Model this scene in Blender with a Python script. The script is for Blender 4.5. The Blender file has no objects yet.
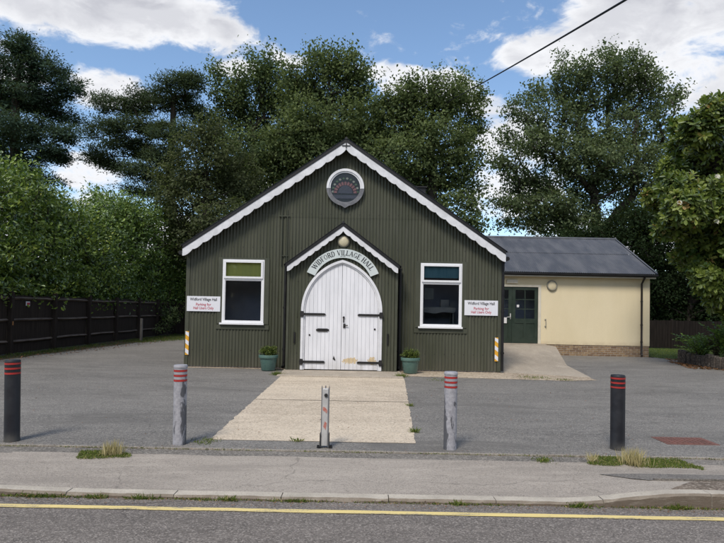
import bpy, math, random
import numpy as np
from mathutils import Vector, Matrix, noise as mnoise

random.seed(7)
RNG = np.random.default_rng(11)
PI = math.pi
sc = bpy.context.scene
COL = sc.collection

# ------------------------------------------------------------------ camera
CAM_Z, FPX, W0, H0 = 1.6, 560.0, 724.0, 543.0
ROLL, PITCH, HORIZON = math.radians(1.1), math.radians(1.5), 310.0
SHIFT = HORIZON - H0 / 2 - FPX * math.tan(PITCH)
FW = Vector((0, math.cos(PITCH), math.sin(PITCH)))
UP0 = Vector((0, -math.sin(PITCH), math.cos(PITCH)))
RT = Vector((1, 0, 0)) * math.cos(ROLL) + UP0 * math.sin(ROLL)
UP = -Vector((1, 0, 0)) * math.sin(ROLL) + UP0 * math.cos(ROLL)
cam = bpy.data.objects.new('camera', bpy.data.cameras.new('camera'))
COL.objects.link(cam)
cam.matrix_world = Matrix(((RT.x, UP.x, -FW.x, 0), (RT.y, UP.y, -FW.y, 0), (RT.z, UP.z, -FW.z, CAM_Z), (0, 0, 0, 1)))
cam.data.sensor_width = 36
cam.data.lens = 36 * FPX / W0
cam.data.shift_y = SHIFT / W0
cam.data.clip_end = 3000
sc.camera = cam


def sight(px, py):
    return FW + RT * ((px - W0 / 2) / FPX) + UP * ((H0 / 2 + SHIFT - py) / FPX)


def at(px, py, y):
    d = sight(px, py)
    return Vector((0, 0, CAM_Z)) + d * (y / d.y)


def onground(px, py, z=0.0):
    d = sight(px, py)
    return Vector((0, 0, CAM_Z)) + d * ((z - CAM_Z) / d.z)


# ------------------------------------------------------------------ mesh helpers
class MB:
    def __init__(self):
        self.v, self.f, self.m = [], [], []

    def add(self, vs, fs, mi=0):
        b = len(self.v)
        self.v += [tuple(p) for p in vs]
        for f in fs:
            self.f.append([i + b for i in f])
            self.m.append(mi)
        return self

    def box(self, x0, x1, y0, y1, z0, z1, mi=0, M=None):
        vs = [Vector((x, y, z)) for z in (z0, z1) for y in (y0, y1) for x in (x0, x1)]
        if M is not None:
            vs = [M @ p for p in vs]
        return self.add(vs, [(0, 2, 3, 1), (4, 5, 7, 6), (0, 1, 5, 4), (2, 6, 7, 3), (0, 4, 6, 2), (1, 3, 7, 5)], mi)

    def bevbox(self, x0, x1, y0, y1, z0, z1, b=0.006, mi=0):
        # box with its long vertical edges and top edge chamfered
        def ring(i, z):
            return [(x0 + i + b, y0 + i, z), (x1 - i - b, y0 + i, z), (x1 - i, y0 + i + b, z), (x1 - i, y1 - i - b, z),
                    (x1 - i - b, y1 - i, z), (x0 + i + b, y1 - i, z), (x0 + i, y1 - i - b, z), (x0 + i, y0 + i + b, z)]
        vs = ring(0, z0) + ring(0, z1 - b) + ring(b * .9, z1)
        fs = [tuple(range(7, -1, -1))]
        for k in (0, 8):
            fs += [(k + i, k + (i + 1) % 8, k + 8 + (i + 1) % 8, k + 8 + i) for i in range(8)]
        fs.append(tuple(range(16, 24)))
        return self.add(vs, fs, mi)

    def prism_xz(self, poly, y0, y1, mi=0):
        # poly: (x, z) points; extruded between y0 and y1
        n = len(poly)
        a = sum(poly[i][0] * poly[(i + 1) % n][1] - poly[(i + 1) % n][0] * poly[i][1] for i in range(n))
        if a < 0:
            poly = poly[::-1]
        vs = [(x, y0, z) for x, z in poly] + [(x, y1, z) for x, z in poly]
        fs = [tuple(range(n)), tuple(range(2 * n - 1, n - 1, -1))]
        fs += [(i, i + n, (i + 1) % n + n, (i + 1) % n) for i in range(n)]
        return self.add(vs, fs, mi)

    def strip_xz(self, outer, inner, y0, y1, mi=0, close=False):
        # band between two polylines of equal length, extruded in y
        n = len(outer)
        vs = [(x, y0, z) for x, z in outer] + [(x, y0, z) for x, z in inner] + [(x, y1, z) for x, z in outer] + [(x, y1, z) for x, z in inner]
        fs = []
        for i in range(n if close else n - 1):
            j = (i + 1) % n
            fs += [(i, j, n + j, n + i), (2 * n + i, 3 * n + i, 3 * n + j, 2 * n + j), (i, 2 * n + i, 2 * n + j, j), (n + i, n + j, 3 * n + j, 3 * n + i)]
        if not close:
            fs += [(0, n, 3 * n, 2 * n), (n - 1, 3 * n - 1, 4 * n - 1, 2 * n - 1)]
        return self.add(vs, fs, mi)

    def tube(self, pts, rad, n=8, mi=0, cap=True):
        pts = [Vector(p) for p in pts]
        if not hasattr(rad, '__len__'):
            rad = [rad] * len(pts)
        vs, fs = [], []
        ref = None
        for i, p in enumerate(pts):
            d = (pts[min(i + 1, len(pts) - 1)] - pts[max(i - 1, 0)]).normalized()
            if ref is None:
                ref = Vector((0, 0, 1)) if abs(d.z) < .9 else Vector((1, 0, 0))
            u = d.cross(ref).normalized()
            w = u.cross(d).normalized()
            ref = w
            vs += [p + (u * math.cos(2 * PI * k / n) + w * math.sin(2 * PI * k / n)) * rad[i] for k in range(n)]
        for i in range(len(pts) - 1):
            fs += [(i * n + k, i * n + (k + 1) % n, (i + 1) * n + (k + 1) % n, (i + 1) * n + k) for k in range(n)]
        if cap:
            fs += [tuple(range(n - 1, -1, -1)), tuple(range((len(pts) - 1) * n, len(pts) * n))]
        return self.add(vs, fs, mi)

    def lathe(self, prof, n=32, mi=0, axis='z', c=(0, 0, 0)):
        # prof: (radius, height)
        vs, fs = [], []
        for r, h in prof:
            for k in range(n):
                a = 2 * PI * k / n
                if axis == 'z':
                    vs.append((c[0] + r * math.cos(a), c[1] + r * math.sin(a), c[2] + h))
                else:   # axis pointing to -y
                    vs.append((c[0] + r * math.cos(a), c[1] - h, c[2] + r * math.sin(a)))
        for i in range(len(prof) - 1):
            fs += [(i * n + k, i * n + (k + 1) % n, (i + 1) * n + (k + 1) % n, (i + 1) * n + k) for k in range(n)]
        if prof[0][0] > 1e-4:
            fs.append(tuple(range(n - 1, -1, -1)))
        if prof[-1][0] > 1e-4:
            fs.append(tuple(range((len(prof) - 1) * n, len(prof) * n)))
        return self.add(vs, fs, mi)

    def build(self, name, mats, parent=None, smooth=False, keep=False):
        me = bpy.data.meshes.new(name)
        me.from_pydata(self.v, [], self.f)
        if not isinstance(mats, (list, tuple)):
            mats = [mats]
        for m in mats:
            me.materials.append(m)
        me.polygons.foreach_set('material_index', self.m)
        if smooth:
            me.polygons.foreach_set('use_smooth', [True] * len(me.polygons))
            me.set_sharp_from_angle(angle=math.radians(40))
        me.update()
        o = bpy.data.objects.new(name, me)
        COL.objects.link(o)
        if parent is not None:
            o.parent = parent
            if keep:
                o.matrix_parent_inverse = Matrix.Translation(-world_loc(parent))
        return o


def world_loc(o):
    p = Vector(o.location)
    if o.parent is not None:
        p = p + world_loc(o.parent) + o.matrix_parent_inverse.to_translation()
    return p


def tag(o, label, cat, group=None, kind=None):
    o['label'] = label
    o['category'] = cat
    if group:
        o['group'] = group
    if kind:
        o['kind'] = kind
    return o


def thing(name, label, cat, loc=(0, 0, 0), group=None):
    o = bpy.data.objects.new(name, None)
    o.empty_display_size = .2
    COL.objects.link(o)
    o.location = loc
    return tag(o, label, cat, group)


def struct(o):
    o['kind'] = 'structure'
    return o


def dup(o, parent=None):
    c = o.copy()
    COL.objects.link(c)
    if parent is not None:
        c.parent = parent
    for ch in list(o.children):
        dup(ch, c)
    return c


# ------------------------------------------------------------------ materials
def lin(*c):
    return tuple(((x / 255) / 12.92 if x / 255 <= .04045 else ((x / 255 + .055) / 1.055) ** 2.4) for x in c) + (1,)


class NT:
    def __init__(self, tree):
        self.t = tree
        tree.nodes.clear()

    def n(self, typ, _in=None, **kw):
        nd = self.t.nodes.new(typ)
        for k, v in kw.items():
            setattr(nd, k, v)
        for k, v in (_in or {}).items():
            s = nd.inputs[k]
            if isinstance(v, bpy.types.NodeSocket):
                self.t.links.new(v, s)
            else:
                s.default_value = v
        return nd

    def math(self, op, a, b=None, c=None, clamp=False):
        nd = self.t.nodes.new('ShaderNodeMath')
        nd.operation = op
        nd.use_clamp = clamp
        for i, v in enumerate((a, b, c)):
            if v is None:
                continue
            if isinstance(v, bpy.types.NodeSocket):
                self.t.links.new(v, nd.inputs[i])
            else:
                nd.inputs[i].default_value = v
        return nd.outputs[0]

    def mix(self, fac, a, b, blend='MIX'):
        nd = self.t.nodes.new('ShaderNodeMix')
        nd.data_type = 'RGBA'
        nd.blend_type = blend
        nd.clamp_factor = True
        for k, v in ((0, fac), (6, a), (7, b)):
            if isinstance(v, bpy.types.NodeSocket):
                self.t.links.new(v, nd.inputs[k])
            else:
                nd.inputs[k].default_value = v
        return nd.outputs[2]

    def ramp(self, fac, lo, hi, a=0.0, b=1.0, smooth=True):
        nd = self.t.nodes.new('ShaderNodeMapRange')
        nd.interpolation_type = 'SMOOTHSTEP' if smooth else 'LINEAR'
        self.t.links.new(fac, nd.inputs[0])
        for i, v in enumerate((lo, hi, a, b)):
            nd.inputs[i + 1].default_value = v
        return nd.outputs[0]

    def noise(self, vec, scale, detail=4, rough=.55, w=None, dist=0.0):
        nd = self.n('ShaderNodeTexNoise', {'Scale': scale, 'Detail': detail, 'Roughness': rough, 'Distortion': dist})
        if vec is not None:
            self.t.links.new(vec, nd.inputs['Vector'])
        return nd.outputs['Fac']

    def scaled(self, vec, s):
        return self.n('ShaderNodeVectorMath', {0: vec, 1: s}, operation='MULTIPLY').outputs[0]


def new_mat(name):
    m = bpy.data.materials.new(name)
    m.use_nodes = True
    return m, NT(m.node_tree)


def finish(nt, col, rough, bump=None, bstr=.3, bdist=.01, metallic=0.0, spec=.5):
    p = nt.n('ShaderNodeBsdfPrincipled', {'Base Color': col, 'Roughness': rough, 'Metallic': metallic, 'Specular IOR Level': spec})
    if bump is not None:
        b = nt.n('ShaderNodeBump', {'Height': bump, 'Strength': bstr, 'Distance': bdist})
        nt.t.links.new(b.outputs[0], p.inputs['Normal'])
    o = nt.n('ShaderNodeOutputMaterial')
    nt.t.links.new(p.outputs[0], o.inputs[0])
    return p


def plain(name, c, c2=None, rough=.6, scale=3.0, stretch=(1, 1, 1), bump=.15, metallic=0.0, spec=.4, fine=60.0, dirt=None, dirt_z=None):
    """Painted / solid surface: two close tones in patches, fine grain, optional ground dirt."""
    m, nt = new_mat(name)
    pos = nt.n('ShaderNodeTexCoord').outputs['Object']
    v = nt.scaled(pos, stretch)
    n1 = nt.noise(v, scale, 6, .62)
    c2 = c2 or tuple(x * .72 for x in c[:3]) + (1,)
    col = nt.mix(nt.ramp(n1, .34, .68), c, c2)
    n2 = nt.noise(pos, fine, 3, .6)
    col = nt.mix(nt.ramp(n2, .3, .75, 0, .22), col, tuple(x * .6 for x in c[:3]) + (1,))
    if dirt:
        z = nt.n('ShaderNodeSeparateXYZ', {0: nt.n('ShaderNodeNewGeometry').outputs['Position']}).outputs[2]
        n3 = nt.noise(pos, 5, 5, .65)
        f = nt.math('MULTIPLY', nt.ramp(z, dirt_z[0], dirt_z[1], 1, 0), nt.ramp(n3, .3, .65, .25, 1))
        col = nt.mix(nt.math('MULTIPLY', f, .75), col, dirt)
    r = nt.ramp(n1, .3, .7, rough - .08, rough + .1)
    finish(nt, col, r, n2, bump, .004, metallic, spec)
    return m


def asphalt(name, base, stone, dark, sc_=1.0, patch=None, streak=(1, 1, 1), bump=.6, stain=0.0):
    base, stone, dark = [(c[0] * .98, c[1] * .925, c[2] * .85, 1) for c in (base, stone, dark)]
    m, nt = new_mat(name)
    pos = nt.n('ShaderNodeNewGeometry').outputs['Position']
    big = nt.noise(nt.scaled(pos, streak), .55, 7, .62, dist=.4)
    mid = nt.noise(nt.scaled(pos, streak), 3.2, 6, .62)
    fine = nt.noise(pos, 45 * sc_, 4, .7)
    vor = nt.n('ShaderNodeTexVoronoi', {'Scale': 75 * sc_, 'Vector': pos})
    vcol = nt.n('ShaderNodeSeparateColor', {0: vor.outputs['Color']}).outputs[0]
    col = nt.mix(nt.ramp(big, .32, .68), base, dark)
    col = nt.mix(nt.ramp(mid, .45, .7, 0, .55), col, tuple(x * 1.25 for x in base[:3]) + (1,))
    col = nt.mix(nt.ramp(vcol, .62, .95, 0, .75), col, stone)
    col = nt.mix(nt.ramp(vcol, .0, .25, .55, 0), col, tuple(x * .35 for x in dark[:3]) + (1,))
    col = nt.mix(nt.ramp(fine, .5, .75, 0, .4), col, tuple(x * .5 for x in dark[:3]) + (1,))
    if patch:
        pn = nt.noise(pos, 1.3, 5, .6)
        col = nt.mix(nt.ramp(pn, .56, .66, 0, .6), col, patch)
    if stain:
        s1 = nt.noise(nt.scaled(pos, (.35, 1.1, 1)), 1.1, 8, .68, dist=.8)
        s2 = nt.noise(pos, 2.6, 7, .7, dist=1.2)
        col = nt.mix(nt.ramp(s1, .50, .66, 0, stain), col, tuple(x * .68 for x in base[:3]) + (1,))
        col = nt.mix(nt.ramp(s2, .60, .70, 0, stain * .8), col, tuple(x * .5 for x in base[:3]) + (1,))
        col = nt.mix(nt.ramp(s2, .40, .30, 0, stain * .6), col, tuple(min(1, x * 1.3) for x in base[:3]) + (1,))
        wob = nt.n('ShaderNodeVectorMath', {0: pos, 1: nt.scaled(nt.n('ShaderNodeTexNoise', {'Scale': 1.5, 'Detail': 4, 'Vector': pos}).outputs['Color'], (.9, .9, 0))}, operation='ADD').outputs[0]
        ck = nt.n('ShaderNodeTexVoronoi', {'Scale': .30, 'Vector': wob}, feature='DISTANCE_TO_EDGE').outputs['Distance']
        crk = nt.math('MULTIPLY', nt.ramp(ck, .0, .0045, 1, 0), nt.ramp(s1, .42, .56))
        col = nt.mix(nt.math('MULTIPLY', crk, .38), col, tuple(x * .25 for x in dark[:3]) + (1,))
    h = nt.math('ADD', vor.outputs['Distance'], fine)
    finish(nt, col, .85, h, bump, .006, spec=.3)
    return m


def leaf_mat(name, dark, light, trans=.3, gloss=.12, third=None, rough=.35):
    m, nt = new_mat(name)
    tone = nt.n('ShaderNodeAttribute', attribute_name='tone').outputs['Fac']
    col = nt.mix(nt.ramp(tone, 0, 1, smooth=False), dark, light)
    if third:
        col = nt.mix(nt.ramp(tone, .86, 1.0), col, third)
    d = nt.n('ShaderNodeBsdfDiffuse', {'Color': col})
    t = nt.n('ShaderNodeBsdfTranslucent', {'Color': nt.mix(.5, col, (.16, .22, .03, 1))})
    mx = nt.n('ShaderNodeMixShader', {0: trans, 1: d.outputs[0], 2: t.outputs[0]})
    g = nt.n('ShaderNodeBsdfGlossy', {'Color': (.9, .95, 1, 1), 'Roughness': rough})
    fr = nt.n('ShaderNodeFresnel', {'IOR': 1.4})
    mx2 = nt.n('ShaderNodeMixShader', {0: nt.math('MULTIPLY', fr.outputs[0], gloss * 2.2, clamp=True), 1: mx.outputs[0], 2: g.outputs[0]})
    o = nt.n('ShaderNodeOutputMaterial', {0: mx2.outputs[0]})
    return m


M = {}
# green painted corrugated iron: slightly faded, dusty near the ground, faint streaks
m, nt = new_mat('green_iron')
pos = nt.n('ShaderNodeNewGeometry').outputs['Position']
n1 = nt.noise(nt.scaled(pos, (1, 1, .25)), 1.6, 7, .65)
n2 = nt.noise(nt.scaled(pos, (9, 9, .6)), 1.6, 5, .6)
n3 = nt.noise(pos, 70, 3, .6)
col = nt.mix(nt.ramp(n1, .35, .68), (.056, .061, .040, 1), (.072, .077, .053, 1))
col = nt.mix(nt.ramp(n2, .46, .72, 0, .6), col, (.084, .086, .068, 1))
n5 = nt.noise(nt.scaled(pos, (5, 5, .35)), 2.2, 6, .7)
col = nt.mix(nt.ramp(n5, .54, .70, 0, .55), col, (.034, .034, .026, 1))
z = nt.n('ShaderNodeSeparateXYZ', {0: pos}).outputs[2]
col = nt.mix(nt.math('MULTIPLY', nt.ramp(z, 0, .6, .7, 0), nt.ramp(n1, .3, .7)), col, (.09, .085, .065, 1))
sxi = nt.n('ShaderNodeSeparateXYZ', {0: pos})
sheet_i = nt.math('FLOOR', nt.math('DIVIDE', nt.math('ADD', sxi.outputs[0], sxi.outputs[1]), .688))
wn = nt.n('ShaderNodeTexWhiteNoise', {'W': nt.math('ADD', sheet_i, nt.math('MULTIPLY', nt.math('GREATER_THAN', z, 4.05), 37.0))}, noise_dimensions='1D').outputs['Value']
col = nt.mix(nt.ramp(wn, .0, 1.0, 0, .30, smooth=False), col, (.098, .100, .076, 1))
dx_ = nt.math('ABSOLUTE', nt.math('SUBTRACT', nt.math('FRACT', nt.math('DIVIDE', nt.math('ADD', sxi.outputs[0], .49), .258)), .5))
dz_ = nt.math('ABSOLUTE', nt.math('SUBTRACT', nt.math('FRACT', nt.math('DIVIDE', z, .92)), .5))
dot = nt.math('MULTIPLY', nt.math('LESS_THAN', dx_, .05), nt.math('LESS_THAN', dz_, .015))
col = nt.mix(nt.math('MULTIPLY', dot, .7), col, (.022, .020, .016, 1))
rst = nt.noise(nt.scaled(pos, (6, 6, 2)), 4, 6, .7)
col = nt.mix(nt.ramp(rst, .71, .78, 0, .6), col, (.07, .045, .03, 1))
finish(nt, col, nt.ramp(n1, .3, .7, .42, .62), n3, .12, .003, spec=.35)
M['iron'] = m
M['iron_flat'] = plain('green_trim', (.055, .060, .041, 1), (.067, .072, .050, 1), .5, 2.5)
M['black'] = plain('black_paint', (.007, .007, .008, 1), (.011, .011, .012, 1), .5, 4)
M['roof'] = plain('roof_sheet', (.012, .012, .014, 1), (.020, .020, .022, 1), .55, 1.5)
M['white'] = plain('white_paint', (.76, .77, .80, 1), (.66, .67, .70, 1), .5, 3.5, (1, 1, 1), .08)
M['barge'] = plain('white_board_paint', (.72, .73, .76, 1), (.57, .58, .60, 1), .55, 5, (1, 1, 1), .1)
M['upvc'] = plain('white_window_plastic', (.80, .81, .84, 1), (.76, .77, .79, 1), .3, 2, bump=.02)
M['iron_black'] = plain('wrought_black', (.014, .014, .015, 1), (.024, .023, .023, 1), .5, 20, bump=.4)
M['cream'] = plain('cream_render', (.79, .69, .475, 1), (.745, .645, .43, 1), .85, 1.0, (1, 1, .35), .25, fine=90, dirt=(.56, .46, .31, 1), dirt_z=(.42, .62))
M['dark_green'] = plain('dark_green_paint', (.022, .036, .026, 1), (.03, .046, .034, 1), .42, 3)
M['door_jamb'] = plain('off_white_paint', (.70, .655, .55, 1), (.6, .56, .46, 1), .55, 4)
M['slate'] = plain('grey_roof_sheet', (.066, .072, .086, 1), (.108, .114, .128, 1), .55, 1.6, (1.6, .35, 1), .25)
M['brown'] = plain('dark_brown_pipe', (.02, .016, .015, 1), (.03, .024, .02, 1), .5, 4)
M['fence'] = plain('dark_stained_board', (.034, .027, .023, 1), (.052, .042, .035, 1), .95, 2.5, (1, 8, .6), .5, spec=.08)
M['rail'] = plain('worn_rail', (.17, .14, .118, 1), (.085, .07, .06, 1), .9, 3, (1, .7, 3), .5, spec=.1)
M['grey_wood'] = plain('grey_weathered_wood', (.19, .175, .155, 1), (.11, .10, .09, 1), .85, 6, (4, 4, .5), .5)
M['bark'] = plain('bark', (.045, .036, .028, 1), (.022, .019, .016, 1), .9, 5, (3, 3, .6), .8)
M['pot'] = plain('green_glazed_pot', (.085, .165, .145, 1), (.11, .19, .165, 1), .3, 5, bump=.05)
M['soil'] = plain('soil', (.03, .022, .015, 1), (.05, .035, .02, 1), .95, 20, bump=.8)
M['red'] = plain('red_paint', (.42, .035, .03, 1), (.30, .03, .028, 1), .5, 12)
M['redtext'] = plain('red_letter_paint', (.50, .03, .07, 1), (.46, .03, .06, 1), .5, 8, bump=.02)
M['blacktext'] = plain('black_letter_paint', (.016, .017, .022, 1), (.02, .02, .026, 1), .5, 8, bump=.02)
M['sign'] = plain('white_sign_sheet', (.76, .77, .82, 1), (.72, .73, .78, 1), .4, 1.5, bump=.02)
M['name_sign'] = plain('pale_sign_paint', (.60, .66, .66, 1), (.54, .60, .60, 1), .5, 3, bump=.05)
M['orange'] = plain('orange_reflective', (.76, .40, .04, 1), (.68, .35, .04, 1), .35, 5, bump=.02)
M['lens'] = plain('cream_lamp_lens', (.60, .55, .39, 1), (.52, .47, .33, 1), .35, 10, bump=.1)
M['lampgrey'] = plain('grey_lamp_rim', (.34, .33, .28, 1), (.27, .26, .22, 1), .45, 8)
M['grey_ring'] = plain('weathered_grey_ring', (.12, .125, .14, 1), (.20, .205, .22, 1), .7, 9, bump=.4)
M['steel'] = plain('galvanised_steel', (.56, .56, .55, 1), (.42, .42, .42, 1), .5, 9, (2, 2, .7), .2, metallic=.15)
M['paper'] = plain('white_paper', (.72, .72, .72, 1), (.66, .66, .66, 1), .7, 3, bump=.02)
M['dark'] = plain('pale_interior', (.62, .64, .76, 1), (.50, .52, .64, 1), .9, 2)
M['blind_y'] = plain('yellow_green_blind', (.92, .93, .26, 1), (.82, .86, .27, 1), .8, 2, (6, 1, .5))
M['blind_t'] = plain('teal_blind', (.17, .36, .44, 1), (.13, .30, .38, 1), .8, 2, (6, 1, .5))
M['cable'] = plain('black_cable', (.012, .012, .014, 1), None, .6)
m, nt = new_mat('kerb_concrete')
geo = nt.n('ShaderNodeNewGeometry')
pos = geo.outputs['Position']
n1 = nt.noise(pos, 2.5, 7, .65)
n2 = nt.noise(pos, 60, 4, .65)
n3 = nt.noise(nt.scaled(pos, (1, 1, 5)), 7, 6, .7)
col = nt.mix(nt.ramp(n1, .35, .68), (.50, .455, .38, 1), (.38, .345, .29, 1))
col = nt.mix(nt.ramp(n2, .45, .72, 0, .5), col, (.24, .21, .175, 1))
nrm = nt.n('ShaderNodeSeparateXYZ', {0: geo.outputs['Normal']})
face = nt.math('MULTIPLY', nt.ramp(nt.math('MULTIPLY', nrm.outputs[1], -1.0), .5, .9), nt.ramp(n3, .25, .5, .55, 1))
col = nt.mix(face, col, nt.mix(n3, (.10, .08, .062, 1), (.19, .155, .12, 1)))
finish(nt, col, .88, nt.math('ADD', n2, n3), .5, .008, spec=.3)
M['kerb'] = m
M['road'] = asphalt('road_asphalt', (.175, .165, .160, 1), (.35, .335, .325, 1), (.135, .127, .123, 1), 1.3, streak=(.4, 1.6, 1), stain=.3)
M['drive'] = asphalt('drive_asphalt', (.188, .190, .190, 1), (.33, .33, .325, 1), (.135, .137, .139, 1), 1.1, streak=(.45, 1.4, 1), stain=.75)
M['drive_edge'] = asphalt('rough_edge_asphalt', (.19, .185, .178, 1), (.33, .325, .31, 1), (.12, .118, .114, 1), .9)
M['foot'] = asphalt('footway_asphalt', (.36, .34, .318, 1), (.42, .40, .37, 1), (.27, .253, .236, 1), 1.6, streak=(.5, 1.8, 1), bump=.3, stain=.6)
M['foot_dark'] = asphalt('footway_patch', (.20, .195, .19, 1), (.29, .285, .275, 1), (.15, .147, .145, 1), 1.3)
M['verge'] = asphalt('bare_verge', (.23, .195, .165, 1), (.38, .35, .31, 1), (.13, .11, .092, 1), .7, patch=(.10, .085, .07, 1))
M['path'] = asphalt('aggregate_path', (.55, .495, .415, 1), (.67, .62, .535, 1), (.43, .38, .315, 1), .8, streak=(.5, 1.4, 1))
M['concrete'] = asphalt('worn_concrete', (.40, .37, .325, 1), (.47, .44, .39, 1), (.30, .275, .24, 1), 1.3, streak=(1, .5, 1), bump=.3)
M['gravel'] = asphalt('pebble_strip', (.40, .35, .285, 1), (.60, .55, .47, 1), (.26, .22, .175, 1), .42, bump=1.0)
M['edging'] = asphalt('concrete_edging', (.30, .285, .26, 1), (.4, .38, .35, 1), (.19, .18, .165, 1), 1.0)
m, nt = new_mat('yellow_road_paint')
pos = nt.n('ShaderNodeNewGeometry').outputs['Position']
n1 = nt.noise(nt.scaled(pos, (.4, 3, 1)), 5, 8, .7)
n2 = nt.noise(pos, 75, 5, .7)
col = nt.mix(nt.ramp(n1, .35, .68), (.74, .59, .23, 1), (.60, .49, .23, 1))
wr = nt.ramp(nt.math('ADD', nt.math('MULTIPLY', n1, .6), nt.math('MULTIPLY', n2, .4)), .525, .58)
col = nt.mix(nt.math('MULTIPLY', wr, .8), col, (.20, .185, .16, 1))
finish(nt, col, .75, n2, .4, .004)
M['yellow'] = m
M['rust'] = plain('rusty_cover', (.20, .095, .075, 1), (.13, .07, .058, 1), .7, 7, bump=.5)
M['earth'] = asphalt('earth', (.075, .07, .04, 1), (.11, .10, .055, 1), (.035, .04, .018, 1), .3)
M['lawn'] = asphalt('lawn_ground', (.060, .095, .026, 1), (.085, .12, .035, 1), (.035, .058, .016, 1), .3)
M['block'] = asphalt('rough_stone_block', (.10, .088, .078, 1), (.17, .155, .14, 1), (.045, .04, .037, 1), .4, bump=1.0)

# brick plinth
m, nt = new_mat('brick')
pos = nt.n('ShaderNodeNewGeometry').outputs['Position']
sx = nt.n('ShaderNodeSeparateXYZ', {0: pos})
vec = nt.n('ShaderNodeCombineXYZ', {0: nt.math('ADD', sx.outputs[0], sx.outputs[1]), 1: sx.outputs[2]}).outputs[0]
br = nt.n('ShaderNodeTexBrick', {'Vector': vec, 'Color1': (.15, .085, .05, 1), 'Color2': (.32, .215, .115, 1), 'Mortar': (.34, .30, .24, 1), 'Scale': 1.0, 'Mortar Size': .009, 'Brick Width': .225, 'Row Height': .075, 'Bias': 0.0})
n1 = nt.noise(pos, 9, 5, .6)
col = nt.mix(nt.ramp(n1, .4, .75, 0, .6), br.outputs['Color'], (.10, .07, .045, 1))
finish(nt, col, .85, br.outputs['Fac'], -.5, .006)
M['brick'] = m

# door paint, peeled to the primer near the foot of the right-hand leaf
m, nt = new_mat('door_paint')
pos = nt.n('ShaderNodeNewGeometry').outputs['Position']
sx = nt.n('ShaderNodeSeparateXYZ', {0: pos})
n1 = nt.noise(nt.scaled(pos, (2, 2, .5)), 2.2, 5, .6)
col = nt.mix(nt.ramp(n1, .35, .7), (.77, .78, .82, 1), (.68, .69, .725, 1))
pn = nt.noise(nt.scaled(pos, (1.6, 1, 1)), 17, 7, .72)


def bump2(cx_, cz_, rx, rz):
    dx = nt.math('DIVIDE', nt.math('SUBTRACT', sx.outputs[0], cx_), rx)
    dz = nt.math('DIVIDE', nt.math('SUBTRACT', sx.outputs[2], cz_), rz)
    return nt.math('SUBTRACT', 1.0, nt.math('ADD', nt.math('MULTIPLY', dx, dx), nt.math('MULTIPLY', dz, dz)))


reg = nt.math('MAXIMUM', bump2(-.27, .285, .25, .10), bump2(.29, .29, .13, .12))
f = nt.ramp(nt.math('ADD', nt.math('MULTIPLY', reg, .30), pn), .60, .64)
f = nt.math('MULTIPLY', f, nt.ramp(reg, -.6, .1))
col = nt.mix(f, col, nt.mix(nt.noise(pos, 40, 2), (.70, .56, .33, 1), (.50, .38, .22, 1)))
col = nt.mix(nt.math('MULTIPLY', nt.ramp(sx.outputs[2], .05, .45, .5, 0), nt.ramp(n1, .35, .65)), col, (.45, .43, .40, 1))
finish(nt, col, .5, pn, .06, .003)
M['door'] = m

# window glass: clear with real reflection
m, nt = new_mat('window_glass')
fr = nt.n('ShaderNodeFresnel', {'IOR': 1.5})
tr = nt.n('ShaderNodeBsdfTransparent', {'Color': (.86, .89, .9, 1)})
gl = nt.n('ShaderNodeBsdfGlossy', {'Roughness': .035, 'Color': (.95, .97, 1, 1)})
mx = nt.n('ShaderNodeMixShader', {0: fr.outputs[0], 1: tr.outputs[0], 2: gl.outputs[0]})
nt.n('ShaderNodeOutputMaterial', {0: mx.outputs[0]})
M['glass'] = m


def coloured_glass(name, c):
    return plain(name, c, tuple(x * .7 for x in c[:3]) + (1,), .25, 30, bump=.2)


M['g_dark'] = coloured_glass('dark_glass', (.018, .022, .026, 1))
M['g_pink'] = coloured_glass('pink_glass', (.17, .085, .09, 1))
M['g_pale'] = coloured_glass('pale_glass', (.20, .22, .19, 1))
M['g_green'] = coloured_glass('green_glass', (.06, .10, .06, 1))
M['g_blue'] = coloured_glass('slate_glass', (.045, .05, .068, 1))

# worn grey bollard paint: dark primer showing in scuffs, more on one side
m, nt = new_mat('worn_grey_paint')
tc = nt.n('ShaderNodeTexCoord').outputs['Object']
inf = nt.n('ShaderNodeObjectInfo').outputs['Random']
off = nt.n('ShaderNodeVectorMath', {0: tc, 1: nt.n('ShaderNodeCombineXYZ', {0: nt.math('MULTIPLY', inf, 40), 2: nt.math('MULTIPLY', inf, 17)}).outputs[0]}, operation='ADD').outputs[0]
sx = nt.n('ShaderNodeSeparateXYZ', {0: tc})
n1 = nt.noise(nt.scaled(off, (5, 5, 1.6)), 2.0, 7, .68, dist=.6)
n2 = nt.noise(off, 26, 5, .6)
side = nt.ramp(sx.outputs[0], -.03, .075, -.03, .13)
low = nt.ramp(sx.outputs[2], .45, .9, .0, -.2)
f = nt.ramp(nt.math('ADD', nt.math('ADD', n1, side), low), .52, .58)
col = nt.mix(nt.ramp(n2, .35, .7), (.27, .27, .295, 1), (.37, .37, .40, 1))
col = nt.mix(nt.math('MULTIPLY', f, .85), col, (.045, .047, .055, 1))
finish(nt, col, .6, n2, .3, .003)
M['worn'] = m
M['bollard_black'] = plain('black_bollard_plastic', (.013, .014, .019, 1), (.022, .024, .030, 1), .5, 5, bump=.1, dirt=(.10, .095, .085, 1), dirt_z=(0, .14))

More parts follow.
